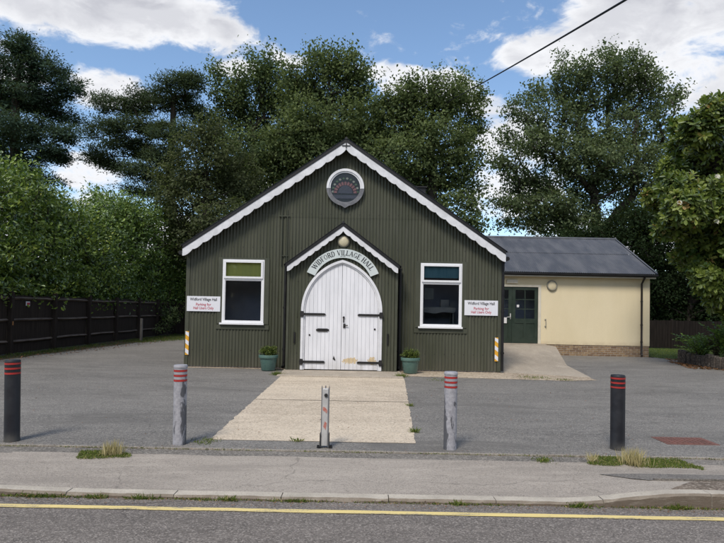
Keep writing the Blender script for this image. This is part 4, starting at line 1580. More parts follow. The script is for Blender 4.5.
mb.tube([(7.07, AY, 1.36), (7.07, AY - .06, 1.36), (7.07, AY - .06, 1.10), (7.07, AY, 1.10)], .014, 8)
mb.box(7.04, 7.10, AY - .012, AY - .001, 1.33, 1.39)
mb.box(7.04, 7.10, AY - .012, AY - .001, 1.07, 1.13)
mb.build('grab_handle', M['lampgrey'], ann, keep=True)
al = thing('wall_lamp', 'round bulkhead lamp with grey rim on the cream wall beside the green doors', 'lamp', (7.30, AY - .001, 2.68))
MB().lathe([(.205, 0), (.205, .04), (.185, .075), (.16, .075), (.158, .05)], 32, 0, 'y').build('rim', M['lampgrey'], al, smooth=True)
MB().lathe([(.16, .03), (.155, .06), (.10, .085), (.0001, .095)], 32, 0, 'y').build('lens', M['cream'], al, smooth=True)

# ------------------------------------------------------------------ bollards
def bollard(name, label, cat, grp, h, r, body_mat, loc, worn):
    o = thing(name, label, cat, loc, grp)
    mb = MB()
    g = .004
    b0, step, bw = h - (.19 if worn else .165), .056, .024
    prof = [(r * 1.02, 0), (r * 1.02, .02), (r, .03)]
    zr = [b0 + i * step for i in range(3)]
    for z_ in zr:
        prof += [(r, z_ - .002), (r - g, z_), (r - g, z_ + bw), (r, z_ + bw + .002)]
    if worn:
        prof += [(r, h - .035), (r * 1.07, h - .03), (r * 1.07, h - .012), (r * .98, h), (.0001, h + .004)]
    else:
        prof += [(r, h - .012), (r * .93, h), (.0001, h + .004)]
    mb.lathe(prof, 32)
    mb.build('body', body_mat, o, smooth=True)
    for z_ in zr:
        MB().lathe([(r - g + .001, z_ + .001), (r + .0015, z_ + .002), (r + .0015, z_ + bw - .002), (r - g + .001, z_ + bw - .001)], 32).build('red_band', M['red'], o, smooth=True)
    return o


b1 = bollard('bollard', 'black plastic bollard with red bands nearest the dark fence', 'bollard', 'bollards along the forecourt entrance', .94, .082, M['bollard_black'], (-4.04, 6.56, 0), False)
b1.rotation_euler = (0, -.024, 0)
b5 = dup(b1)
b5.rotation_euler = (0, 0, .4)
b5.location = (3.08, 6.72, 0)
b5.scale = (1, 1, .94)
b5['label'] = 'black plastic bollard with red bands beside the tall dry grass tuft'
b2 = bollard('bollard', 'peeling grey bollard with wide cap and dark scuffed right side, left of the path', 'bollard', 'bollards along the forecourt entrance', .92, .075, M['worn'], (-2.09, 6.56, 0), True)
b2.rotation_euler = (0, -.012, 0)
b4 = dup(b2)
b4.location = (1.06, 6.58, 0)
b4.scale = (1, 1, .975)
b4.rotation_euler = (0, 0, 2.6)
b4['label'] = 'chipped grey bollard with red bands standing right of the pale path'

# fold-down steel post in front of the path
pt_ = thing('parking_post', 'slim galvanised fold-down parking post with red marks in front of the path', 'post', (-.40, 6.52, 0))
mb = MB()
mb.bevbox(-.037, .037, -.03, .03, .03, .685, .008)
mb.build('tube', M['steel'], pt_, smooth=False)
for s in (-1, 1):
    mb = MB()
    mb.box(s * .042 - .004, s * .042 + .004, -.026, .026, .012, .70)
    mb.prism_xz([(s * .042 - .004, .70), (s * .042 + .004, .70), (s * .042, .72)], -.012, .012)
    mb.build('side_plate', M['grey_ring'], pt_)
    mb = MB()
    mb.box(s * .052 - .003, s * .052 + .003, -.045, .045, .01, .17)
    mb.box(s * .07 - .018, s * .07 + .018, -.04, .04, .008, .018)
    mb.lathe([(.012, .018), (.012, .03), (.0001, .034)], 8, 0, 'z', (s * .076, 0, 0))
    mb.build('bracket', M['iron_black'], pt_)
mb = MB()
mb.lathe([(.02, 0), (.02, .014), (.0001, .016)], 14, 0, 'y', (.008, -.03, .61))
mb.build('lock', M['iron_black'], pt_)
mb = MB()
mb.box(-.006, .006, -.008, .008, .684, .715)
mb.build('pin', M['grey_ring'], pt_)
mb = MB()
RMK = plain('faded_red_mark', (.45, .13, .10, 1), (.48, .30, .26, 1), .6, 30)
MB().prism_xz([(-.028, .44), (.02, .40), (.028, .43), (.0, .47), (-.026, .475)], -.0325, -.029).build('red_mark', RMK, pt_)
MB().prism_xz([(-.018, .25), (.012, .21), (.022, .29), (.0, .31)], -.0325, -.029).build('red_mark', RMK, pt_)

# ------------------------------------------------------------------ potted plants
def planter(loc, label, seed):
    o = thing('potted_plant', label, 'potted plant', loc, 'potted shrubs beside the porch')
    prof = [(.165, 0), (.175, .01), (.215, .30), (.22, .315), (.245, .32), (.25, .335), (.25, .385), (.24, .395), (.225, .39), (.215, .34)]
    MB().lathe(prof, 36).build('pot', M['pot'], o, smooth=True)
    MB().lathe([(.0001, .352), (.10, .358), (.217, .345)], 24).build('soil', M['soil'], o, smooth=True)
    rng = np.random.default_rng(seed)
    ell = [((0, 0, .46), (.20, .2, .13)), ((-.08, .02, .50), (.12, .12, .10)), ((.09, -.02, .50), (.12, .12, .11))]
    T = sample_crown(ell, 70, rng, .4)
    mb = MB()
    for t in T:
        mb.tube([(t[0] * .25, t[1] * .25, .345), (t[0] * .7, t[1] * .7, t[2] - .05), t], [.005, .004, .002], 4, cap=False)
    mb.build('stems', M['bark'], o)
    k = np.repeat(np.arange(len(T)), 26)
    P = T[k] + rng.normal(size=(len(k), 3)) * .028
    A = unit(P - np.array([0, 0, .36])) + rng.normal(size=P.shape) * .6
    N = rng.normal(size=P.shape) * .6 + np.array([0, -.2, .6])
    leaf_object('foliage', P, A, N, .04 * (.7 + .6 * rng.random(len(P))), .02, .45 + rng.normal(size=len(P)) * .25, M['box'], o)
    return o


planter((-2.37, 14.40, .012), 'low leafy shrub in a green glazed pot left of the porch', 5)
planter((1.27, 14.36, .014), 'low leafy shrub in a green glazed pot right of the porch', 8)

# ------------------------------------------------------------------ fence on the left
FX, FH = -10.98, 1.88
fe = thing('fence', 'dark stained close board fence with exposed rails below the leafy hedge', 'fence', (FX, 22, 0))
posts = [9.9 + 2.5 * i for i in range(10)]
for i, y in enumerate(posts):
    mb = MB().bevbox(FX + .02, FX + .16, y - .07, y + .07, -.1, FH + .08 + rr.uniform(-.02, .03), .01)
    mb.build('post', M['fence'], fe, keep=True)
for i in range(len(posts) - 1):
    ya, yb = posts[i] + .07, posts[i + 1] - .07
    mb = MB()
    n = 20
    dz = rr.uniform(-.03, .02)
    for j in range(n):
        a, b = ya + (yb - ya) * j / n, ya + (yb - ya) * (j + 1) / n + .02
        t = rr.uniform(-.012, .012)
        mb.add([(FX - .005, a, .03), (FX + .012, b, .03), (FX + .012, b, FH + dz + t), (FX - .005, a, FH + dz + t),
                (FX - .02, a, .03), (FX - .0, b, .03), (FX - .0, b, FH + dz + t), (FX - .02, a, FH + dz + t)],
               [(0, 1, 2, 3), (7, 6, 5, 4), (3, 2, 6, 7), (0, 3, 7, 4), (1, 5, 6, 2)])
    mb.build('board_panel', M['fence'], fe, keep=True)
    for zc in (.40, 1.08, 1.76):
        mb = MB()
        sag = rr.uniform(-.02, .02)
        m_ = 4
        for q in range(m_):
            a, b = ya + (yb - ya) * q / m_, ya + (yb - ya) * (q + 1) / m_
            s1, s2 = sag * math.sin(PI * q / m_), sag * math.sin(PI * (q + 1) / m_)
            vs = [(FX + .014, a, zc - .05 + s1), (FX + .085, a, zc - .005 + s1), (FX + .014, a, zc + .045 + s1), (FX + .014, b, zc - .05 + s2), (FX + .085, b, zc - .005 + s2), (FX + .014, b, zc + .045 + s2)]
            mb.add(vs, [(0, 1, 4, 3), (1, 2, 5, 4), (2, 0, 3, 5)])
        mb.build('rail', M['rail'], fe, keep=True)
p = at(29.5, 305, 17.4 * 1.06)
fs_ = thing('notice_plate', 'tiny red and white notice plate fixed to the dark fence', 'notice', (FX + .02, 18.38, 1.60))
MB().box(0, .01, -.11, .11, -.07, .07).build('plate', M['sign'], fs_)
MB().box(.0105, .0125, -.06, .1, -.045, .03).build('mark', M['redtext'], fs_)
ft_ = thing('reflector', 'small orange reflector tag fixed to a post of the dark fence', 'reflector', (FX + .161, 17.4, .98))
MB().box(0, .012, -.025, .025, -.06, .06).build('tag_plate', plain('dull_orange', (.42, .2, .07, 1), (.35, .16, .06, 1), .5, 9), ft_)
g = onground(141, 341)
MB().bevbox(-.05, .05, -.05, .05, -.05, 1.02, .012).build('wooden_post', M['grey_wood'])
o = bpy.data.objects['wooden_post']
o.location = (g.x, g.y, 0)
tag(o, 'short grey weathered wooden post standing in front of the dark fence', 'post')

# back boundary fence, right
M['fence_shade'] = plain('shaded_board', (.013, .011, .010, 1), (.024, .020, .018, 1), .95, 2.5, (8, 1, .6), .5, spec=.08)  # darker copy of the fence boards, with the tree shade put into the colour
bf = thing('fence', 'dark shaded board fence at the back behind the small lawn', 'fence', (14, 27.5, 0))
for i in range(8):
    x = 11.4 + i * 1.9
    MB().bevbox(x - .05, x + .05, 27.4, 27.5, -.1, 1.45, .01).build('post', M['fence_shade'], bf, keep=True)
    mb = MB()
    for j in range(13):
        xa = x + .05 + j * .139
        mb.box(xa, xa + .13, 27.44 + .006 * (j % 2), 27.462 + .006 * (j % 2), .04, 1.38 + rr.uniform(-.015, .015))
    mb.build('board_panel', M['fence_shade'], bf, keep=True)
# back boundary behind the left passage
lf = thing('fence', 'dark board fence closing the far end of the passage left of the hall', 'fence', (-8, 32.5, 0))
for i in range(4):
    x = -10.9 + i * 1.9
    MB().bevbox(x - .05, x + .05, 32.42, 32.52, -.1, 1.9, .01).build('post', M['fence'], lf, keep=True)
    mb = MB()
    for j in range(13):
        xa = x + .05 + j * .139
        mb.box(xa, xa + .13, 32.46 + .006 * (j % 2), 32.482 + .006 * (j % 2), .04, 1.85 + rr.uniform(-.015, .015))
    mb.build('board_panel', M['fence'], lf, keep=True)

# low wall of rough upright blocks on the right
lw = thing('retaining_wall', 'low wall of rough dark upright blocks holding the planting bed', 'wall', (11.2, 17.5, 0))
mb = MB()
a = Vector((11.95, 12.8, 0))
pts = [Vector((10.95, 19.3, 0)), Vector((10.93, 18.2, 0)), Vector((10.97, 17.0, 0)), Vector((11.25, 15.2, 0)), Vector((11.7, 12.5, 0))]
for q in range(4):
    A_, B_ = pts[q], pts[q + 1]
    d = (B_ - A_)
    n = max(1, int(d.length / .24))
    for i in range(n):
        c = A_ + d * ((i + .5) / n)
        ang = math.atan2(d.y, d.x) + rr.uniform(-.06, .06)
        Mx = Matrix.Translation(c) @ Matrix.Rotation(ang, 4, 'Z') @ Matrix.Rotation(rr.uniform(-.04, .04), 4, 'X')
        h = .42 + rr.uniform(-.06, .05)
        b = len(mb.v)
        t = MB().bevbox(-.115, .115, -.09, .09, -.05, h, .028)
        mb.add([Mx @ Vector(p_) for p_ in t.v], t.f)
mb.build('blocks', M['block'], lw, keep=True)

# manhole cover and drain patch
cv_ = thing('manhole_cover', 'rusty rectangular iron access cover set flush in the tarmac', 'manhole cover', (4.17, 7.22, 0))
MB().box(-.33, .33, -.2, .2, -.02, .006).build('frame', M['rust'], cv_)
mb = MB()
for i in range(9):
    for j in range(5):
        mb.box(-.30 + i * .067, -.30 + i * .067 + .05, -.17 + j * .069, -.17 + j * .069 + .052, .0055, .0105)
mb.build('lid', M['rust'], cv_)

# overhead telephone cable: rises from beyond the trees to over the road
A_, B_ = at(440, 106, 36), at(621, -1, 11)
d = B_ - A_
far = A_ + d * 1.35
mb = MB()
pts = []
for i in range(41):
    t = i / 40
    q = A_ + (far - A_) * t
    q.z -= .10 * math.sin(PI * t)
    pts.append(q)
c0 = pts[0].copy()
mb.tube([q - c0 for q in pts], .024, 8)
cb = mb.build('overhead_cable', M['cable'], smooth=True)
cb.location = c0
tag(cb, 'black overhead cable slanting up across the sky from the trees', 'cable')

# ------------------------------------------------------------------ trees
Yc = 33
tree('cedar_tree', 'dark blue green conifer with layered branches at the left edge',
     px_ells([(22, 48, 16, 12), (45, 68, 24, 12), (8, 72, 28, 15), (64, 86, 20, 10), (30, 98, 38, 13), (-18, 98, 30, 22), (60, 116, 22, 10), (18, 128, 35, 14), (66, 134, 15, 8), (42, 152, 28, 10), (8, 165, 30, 12), (-22, 140, 32, 22), (62, 158, 14, 6), (-30, 60, 20, 15), (30, 178, 26, 10)], Yc),
     tuple(onground(14, 340)[:2] and (at(14, 300, Yc).x, Yc, 0)), M['needle'], 21, 800, 95, .30, .17, .06, at(18, 60, Yc), flat=.42, r_tip=.011, r_max=.34, needle=True, up=.9, shell=.35)
Yc = 37
tree('pine_tree', 'gappy pine with tiered tufts of foliage between the conifer and the broadleaf trees',
     px_ells([(172, 84, 15, 9), (192, 82, 14, 10), (152, 98, 20, 10), (103, 103, 17, 9), (133, 108, 20, 9), (182, 104, 24, 11), (93, 128, 13, 11), (118, 126, 14, 10), (145, 128, 18, 10), (122, 142, 22, 10), (98, 156, 16, 9), (110, 166, 14, 6), (140, 150, 22, 9), (172, 132, 24, 12), (140, 172, 20, 9), (165, 158, 24, 11), (155, 192, 22, 9), (182, 182, 25, 14), (130, 190, 10, 7), (200, 118, 16, 14)], Yc),
     (at(172, 300, Yc).x, Yc, 0), M['needle2'], 22, 640, 95, .30, .17, .06, at(172, 95, Yc), flat=.5, r_tip=.012, r_max=.3, needle=True, up=.8, shell=.35)
Yc = 32
tree('copper_tree', 'brown tinged tree with thin foliage standing left of the green gable',
     px_ells([(208, 128, 15, 14), (192, 150, 20, 16), (222, 158, 24, 20), (182, 182, 26, 18), (208, 192, 32, 20), (236, 182, 22, 22), (196, 218, 36, 18), (226, 222, 30, 20), (172, 205, 16, 16), (180, 240, 26, 18)], Yc),
     (at(203, 300, Yc).x, Yc, 0), M['leaf_copper'], 23, 420, 50, .30, .17, .10, at(206, 160, Yc), r_tip=.011, r_max=.22)
Yc = 38
tree('broadleaf_tree', 'dark broadleaf tree with two upright tips left of the gable apex',
     px_ells([(250, 78, 18, 14), (268, 74, 16, 14), (230, 98, 18, 16), (278, 94, 22, 18), (252, 106, 28, 18), (232, 128, 26, 20), (268, 128, 30, 22), (250, 152, 34, 22), (224, 160, 24, 20), (286, 156, 26, 26), (258, 180, 40, 24), (228, 195, 30, 22), (250, 62, 6, 7), (269, 62, 6, 7), (217, 78, 6, 10), (290, 190, 28, 24)], Yc, .8),
     (at(252, 300, Yc).x, Yc, 0), M['leaf_oak'], 24, 950, 40, .34, .19, .125, at(254, 130, Yc), r_tip=.012, r_max=.34, shell=.68)
Yc = 35.5
tree('broadleaf_tree', 'tallest rounded broadleaf tree rising directly behind the gable apex',
     px_ells([(322, 64, 18, 12), (345, 70, 20, 14), (302, 78, 16, 14), (360, 88, 16, 16), (330, 92, 34, 18), (304, 104, 26, 20), (360, 114, 24, 20), (332, 122, 40, 20), (300, 134, 30, 22), (352, 142, 32, 20), (318, 152, 42, 20), (292, 166, 28, 24), (320, 56, 7, 6), (345, 58, 7, 6), (291, 66, 6, 8), (375, 150, 24, 24)], Yc, .8),
     (at(328, 300, Yc).x, Yc, 0), M['leaf_ash'], 25, 950, 40, .34, .19, .125, at(330, 110, Yc), r_tip=.012, r_max=.34, shell=.68)
Yc = 34
tree('broadleaf_tree', 'broadleaf tree with drooping right side behind the right roof slope',
     px_ells([(420, 92, 18, 13), (445, 96, 20, 13), (402, 104, 18, 15), (466, 108, 15, 13), (430, 116, 32, 16), (396, 130, 24, 20), (468, 134, 16, 16), (440, 142, 32, 18), (404, 160, 32, 22), (468, 160, 14, 14), (444, 172, 28, 20), (466, 186, 13, 14), (424, 192, 30, 22), (456, 208, 20, 15), (474, 224, 9, 7), (448, 230, 20, 12), (384, 110, 12, 14), (478, 100, 8, 6), (463, 84, 5, 6), (392, 184, 24, 24)], Yc, .8),
     (at(432, 300, Yc).x, Yc, 0), M['leaf_ash'], 26, 950, 40, .32, .185, .12, at(432, 125, Yc), r_tip=.012, r_max=.3, shell=.68)
Yc = 38
tree('broadleaf_tree', 'broad spreading grey green tree behind the grey metal roof with open lower limbs',
     px_ells([(600, 70, 20, 13), (572, 78, 20, 13), (628, 72, 20, 14), (650, 86, 17, 15), (546, 98, 18, 13), (590, 98, 34, 18), (632, 104, 30, 18), (520, 114, 17, 13), (664, 112, 15, 16), (556, 124, 28, 18), (606, 130, 36, 20), (652, 138, 24, 22), (506, 140, 12, 11), (530, 146, 22, 14), (572, 154, 30, 18), (626, 162, 36, 20), (502, 166, 11, 9), (520, 176, 20, 12), (552, 182, 24, 14), (600, 188, 34, 16), (656, 178, 26, 22), (512, 203, 18, 9), (540, 206, 22, 10), (506, 222, 14, 6), (575, 212, 24, 14), (528, 192, 20, 12), (556, 204, 20, 12), (590, 160, 40, 20), (556, 224, 22, 12), (586, 230, 26, 12), (626, 226, 26, 14), (530, 218, 16, 9), (640, 208, 28, 18), (610, 58, 6, 6), (632, 56, 6, 6), (598, 54, 5, 5), (565, 62, 6, 6), (676, 100, 9, 10)], Yc, .9),
     (at(592, 300, Yc).x, Yc, 0), M['leaf_big'], 27, 1500, 40, .32, .19, .125, at(595, 228, Yc), r_tip=.013, r_max=.3, shell=.55)
Yc = 30.5
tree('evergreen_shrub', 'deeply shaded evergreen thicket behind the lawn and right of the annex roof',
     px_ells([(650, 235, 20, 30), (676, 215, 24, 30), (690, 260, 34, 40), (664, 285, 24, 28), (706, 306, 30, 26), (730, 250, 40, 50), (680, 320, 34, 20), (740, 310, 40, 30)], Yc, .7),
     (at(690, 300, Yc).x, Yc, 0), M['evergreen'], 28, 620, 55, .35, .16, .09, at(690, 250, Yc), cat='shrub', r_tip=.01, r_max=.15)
tree('evergreen_shrub', 'dark ivy clad shrub behind the annex gable under the spreading tree',
     px_ells([(628, 234, 22, 18), (650, 252, 18, 24), (604, 240, 20, 12), (574, 243, 18, 8), (655, 300, 18, 26)], 31.5, .7),
     (at(640, 300, 31.5).x, 31.5, 0), M['evergreen'], 38, 260, 55, .33, .15, .09, at(640, 260, 31.5), cat='shrub', r_tip=.01, r_max=.12)
# hedge and dark shrubs in the far left gap, hall back left
tree('evergreen_shrub', 'dark shrub filling the gap between the fence end and the hall', [((-9.9, 33.2, 1.6), (1.2, .8, 1.6)), ((-9.0, 33.2, 3.0), (1.3, .8, 1.8)), ((-9.2, 36, 4.6), (2.2, 1.4, 2.6)), ((-8.3, 33.4, 2.4), (1.2, .9, 1.8)), ((-7.0, 36.5, 3.4), (2.6, 1.5, 3.2)), ((-6.2, 33.2, 1.6), (1.2, .8, 1.5))],
     (-8.6, 33.6, 0), M['laurel2'], 39, 560, 50, .32, .14, .08, (-8.6, 34.2, 3), cat='shrub', r_tip=.009, r_max=.1)


def bush(label, ells, base, leaf, seed, clusters, per, csize, L, Wd, name='hedge_shrub'):
    return tree(name, label, ells, base, leaf, seed, clusters, per, csize, L, Wd, (base[0], base[1], base[2] + 2.6), cat='shrub', group=None, r_tip=.008, r_max=.1, up=.5, shell=.82, oval=True, vary=.2)


bush('largest glossy green shrub overhanging the near end of the dark fence',
     [((-12.6, 12.6, 3.2), (1.5, 1.7, 2.4)), ((-12.7, 15.4, 3.3), (1.5, 1.8, 2.35)), ((-12.8, 18.2, 3.6), (1.6, 1.8, 2.5)), ((-12.6, 20.4, 3.9), (1.4, 1.5, 2.6)), ((-12.3, 16.8, 2.4), (1.4, 2.0, 1.2)), ((-12.2, 19.6, 2.5), (1.3, 1.6, 1.4)), ((-13.4, 17, 4.8), (1.2, 1.5, 1.2)), ((-13.2, 20.2, 5.6), (1.1, 1.2, 1.0)), ((-12.0, 13.6, 2.1), (.8, 2.2, .9)), ((-12.0, 17.4, 2.1), (.8, 2.2, .9)), ((-12.0, 20.6, 2.1), (.8, 1.6, .9))],
     (-12.7, 17, 0), M['laurel'], 31, 1500, 36, .24, .14, .07)
bush('yellow tipped green shrub in the dip of the hedge above the dark fence',
     [((-12.4, 22.6, 3.3), (1.3, 1.4, 2.4)), ((-12.3, 24.5, 3.1), (1.2, 1.2, 2.1)), ((-12.9, 22.6, 5.0), (1.0, 1.0, 1.0)), ((-12.8, 24.2, 4.6), (1.0, 1.0, 1.0)), ((-11.9, 23.5, 2.1), (.8, 1.8, .9))],
     (-12.5, 23.4, 0), M['laurel'], 32, 640, 36, .24, .14, .07)
bush('tall dark green rounded shrub behind the far panels of the dark fence',
     [((-12.5, 26.6, 3.6), (1.4, 1.5, 2.9)), ((-12.4, 29.0, 3.8), (1.5, 1.6, 3.0)), ((-12.3, 31.6, 3.6), (1.5, 1.7, 2.8)), ((-12.9, 28, 6.0), (1.2, 1.4, 1.1)), ((-12.4, 30.6, 6.2), (1.2, 1.4, 1.0)), ((-11.5, 33.6, 3.2), (1.4, 1.3, 2.8)), ((-11.0, 35.4, 3.0), (1.6, 1.3, 3.0)), ((-10.7, 35.8, 5.4), (1.5, 1.3, 1.6)), ((-11.9, 27.2, 2.1), (.8, 2.0, .9)), ((-11.9, 31, 2.1), (.8, 2.0, .9))],
     (-12.4, 29, 0), M['laurel2'], 33, 1650, 36, .25, .15, .075)
bush('small self sown shrub growing at the foot of the dark fence near the hall', [((-10.2, 29.9, .7), (.3, .45, .5)), ((-10.35, 30.3, 1.1), (.35, .4, .4)), ((-10.4, 28.9, .3), (.3, .6, .2))],
     (-10.3, 29.9, 0), M['leaf_oak'], 34, 50, 30, .14, .10, .06)

# magnolia: rosettes of long glossy leaves at the twig ends, a few white flowers
rng = np.random.default_rng(41)
Yc = 17.0
ells = px_ells([(716, 112, 18, 16), (694, 132, 16, 14), (722, 146, 26, 24), (672, 170, 14, 12), (676, 128, 7, 9), (696, 168, 24, 20), (660, 200, 15, 12), (690, 208, 26, 18), (722, 200, 28, 28), (668, 228, 14, 12), (700, 244, 24, 18), (728, 262, 24, 26), (752, 150, 36, 44), (762, 220, 38, 54), (710, 280, 16, 14), (724, 298, 18, 18), (704, 268, 16, 14), (684, 258, 12, 9), (648, 196, 7, 6), (682, 148, 14, 12), (704, 128, 20, 16), (680, 190, 20, 16)], Yc, .8)
T = sample_crown(ells, 2900, rng, .70)
mg_base = np.array((at(742, 300, Yc).x, Yc + .3, 0.0))
mg = thing('magnolia_tree', 'evergreen magnolia with large glossy leaves and white flowers at the right edge', 'tree', tuple(mg_base))
tp = [mg_base + (np.array(at(738, 200, Yc)) - mg_base) * (i / 7) + np.array([.05 * math.sin(i * 2), .05 * math.cos(i * 2), 0]) * (i > 0) for i in range(8)]
mb = grow_branches(mg_base, tp, T, .009, .16, rng)
mb.v = [tuple(np.array(p_) - mg_base) for p_ in mb.v]
mb.build('trunk', M['bark'], mg)
cen = np.array([e[0] for e in ells]).mean(0)
EC, ER = np.array([e[0] for e in ells]), np.array([e[1] for e in ells])
q_ = (T[:, None, :] - EC[None]) / ER[None]
j_ = np.argmin(np.linalg.norm(q_, axis=2), axis=1)
tw = unit(unit((T - EC[j_]) / ER[j_]) + unit(T - cen) * .3 + np.array([0, -.25, .4]) + rng.normal(size=T.shape) * .35)
per = 12
k = np.repeat(np.arange(len(T)), per)
th = np.tile(np.arange(per) * 2.4, len(T)) + rng.random(len(k)) * .5
ref = np.where(np.abs(tw[:, 2:3]) < .9, np.array([[0, 0, 1.0]]), np.array([[1.0, 0, 0]]))
u = unit(np.cross(tw, ref))
w_ = np.cross(tw, u)
rad = u[k] * np.cos(th)[:, None] + w_[k] * np.sin(th)[:, None]
lift = np.tile(np.linspace(-.25, 1.1, per), len(T))[:, None]
A = unit(rad + tw[k] * lift)
Ln = .185 * (.75 + .5 * rng.random(len(k)))
P = T[k] + tw[k] * np.tile(np.linspace(-.12, .04, per), len(T))[:, None] + A * (Ln * .5)[:, None]
N = tw[k] + rng.normal(size=P.shape) * .25
ct = rng.normal(size=len(T)) * .2
tone = .42 + ct[k] + rng.normal(size=len(k)) * .16
leaf_object('crown', P - mg_base, A, N, Ln, Ln * .44, tone, M['magnolia'], mg, fold=.10, oval=True)
for fx, fy in ((717, 177), (679, 203), (716, 222)):
    c = np.array(at(fx, fy, 15.75))
    n = 9
    th = np.arange(n) * 2 * PI / n
    A = np.stack([np.cos(th), -.3 + 0 * th, np.sin(th) * .7 + .35], 1)
    P = np.tile(c - mg_base, (n, 1)) + unit(A) * .045
    leaf_object('flower', P, A, np.tile([0, -1, .6], (n, 1)) + 0 * A, .10, .07, .5 + .2 * rng.random(n), M['petal'], mg, fold=.2)

# ferns and a dead plant above the low wall
def plant(name, label, loc, n, h, spread, mat, seed, L=.14, Wd=.05):
    rng = np.random.default_rng(seed)
    o = thing(name, label, 'plant', loc)
    mb = MB()
    PP, AA, NN = [], [], []
    for i in range(n):
        a = rng.random() * 2 * PI
        hh = h * (.6 + .5 * rng.random())
        sp = spread * (.3 + .8 * rng.random())
        base = np.array([rng.normal() * .06, rng.normal() * .06, 0])
        pts = [base + np.array([math.cos(a) * sp * t ** 1.5, math.sin(a) * sp * t ** 1.5, hh * (t - .28 * t ** 3)]) for t in np.linspace(0, 1, 7)]
        mb.tube(pts, [.008, .007, .006, .005, .004, .003, .002], 4, cap=False)
        for t in np.linspace(.2, 1, 14):
            f_ = t * 6
            j = min(int(f_), 5)
            q = pts[j] + (pts[j + 1] - pts[j]) * (f_ - j)
            dirv = pts[j + 1] - pts[j]
            side = np.cross(dirv, [0, 0, 1])
            side = side / (np.linalg.norm(side) + 1e-6)
            for s in (-1, 1):
                A_ = side * s + dirv / (np.linalg.norm(dirv) + 1e-6) * .6 + rng.normal(size=3) * .25
                PP.append(q + A_ / np.linalg.norm(A_) * L * .5)
                AA.append(A_)
                NN.append([rng.normal() * .3, rng.normal() * .3, 1])
    mb.build('stems', M['bark'], o)
    PP = np.array(PP)
    leaf_object('leaves', PP, np.array(AA), np.array(NN), L * (.6 + .6 * rng.random(len(PP))), Wd, .5 + rng.normal(size=len(PP)) * .2, mat, o)
    return o


plant('leafy_plant', 'bright green leafy plant spilling over the left end of the low wall', (11.05, 18.3, .1), 40, 1.15, .8, M['fern'], 51)
plant('leafy_plant', 'pale green frond plant standing behind the low wall', (11.45, 17.5, .2), 40, 1.75, .8, M['fern'], 52, .16, .06)
plant('dead_plant', 'brown dried plant between the green plants above the low wall', (11.35, 17.9, .1), 22, 1.25, .35, M['dead'], 53, .12, .03)
plant('leafy_plant', 'leafy plant low on the bed at the right frame edge', (11.75, 16.6, .2), 24, 1.0, .6, M['fern'], 54)


# ------------------------------------------------------------------ grass, weeds, litter
def blades(name, pts, h, mat, seed, parent=None, lean=.5, wd=.006, tone0=.45):
    """grass blades as narrow two-part strips"""
    rng = np.random.default_rng(seed)
    n = len(pts)
    pts = np.asarray(pts, float)
    hh = h * (.45 + .8 * rng.random(n))
    d = rng.normal(size=(n, 3)) * lean
    d[:, 2] = 1
    d = unit(d)
    P = pts + d * hh[:, None] * .5
    N = rng.normal(size=(n, 3))
    N[:, 2] *= .2
    return leaf_object(name, P, d, N, hh, wd * (.7 + .6 * rng.random(n)), tone0 + rng.normal(size=n) * .25, mat, parent, fold=.1)


def tuft(name, label, loc, n, r, h, mat, seed, grp, ry=None, wd=.006, tone0=.45, lean=.5):
    rng = np.random.default_rng(seed)
    pts = rng.normal(size=(n, 3)) * np.array([r, ry or r, 0])
    o = blades(name, pts, h, mat, seed + 1, lean=lean, wd=wd, tone0=tone0)
    o.location = loc
    tag(o, label, 'weed', grp)
    return o


def gz(px, py, z=0.0):
    g = onground(px, py, z)
    return (g.x, g.y, z - .002)


tuft('dry_grass_tuft', 'upright straw coloured grass tuft on the left grass patch by the footway', gz(112, 455), 240, .05, .15, M['drygrass'], 60, None, wd=.007, lean=.22)
tuft('dry_grass_tuft', 'upright straw coloured grass tuft beside the right black bollard', gz(633, 465), 320, .055, .17, M['drygrass'], 61, None, wd=.007, lean=.3)
tuft('dry_grass_tuft', 'small straw coloured tuft left of the right black bollard', gz(593, 462), 90, .03, .10, M['drygrass'], 62, None, lean=.35)
kb = 'weeds growing along the kerb'
for i, (px, py, n, r, h, lab) in enumerate([(36, 493, 320, .14, .045, 'long low weed clump at the kerb below the left black bollard'), (96, 496, 130, .04, .05, 'weed clump in the kerb joint just left of the scuffed grey bollard'),
                                            (141, 497, 170, .07, .05, 'spreading weed clump at the kerb near the scuffed grey bollard'), (203, 499, 160, .10, .035, 'thin low weed streak at the kerb left of the path'),
                                            (229, 498, 120, .035, .05, 'upright weed at the kerb left of the steel post'), (294, 500, 150, .07, .045, 'low weed at the kerb below the steel post'), (459, 503.5, 120, .035, .05, 'small weed at the kerb below the chipped grey bollard'),
                                            (580, 506.5, 200, .06, .05, 'straggling weed where the kerb begins to rise'), (677, 510, 200, .06, .06, 'weed against the tall kerb face at the right')]):
    g = onground(px, py, R_Z + .003)
    yy = KY - .012
    tuft('weed_clump', lab, (g.x * yy / g.y, yy, R_Z), n, r, h, M['grass'], 70 + i * 3, kb, ry=.014, wd=.008, tone0=.6, lean=1.1)
pb = 'weeds along the path and hall front'
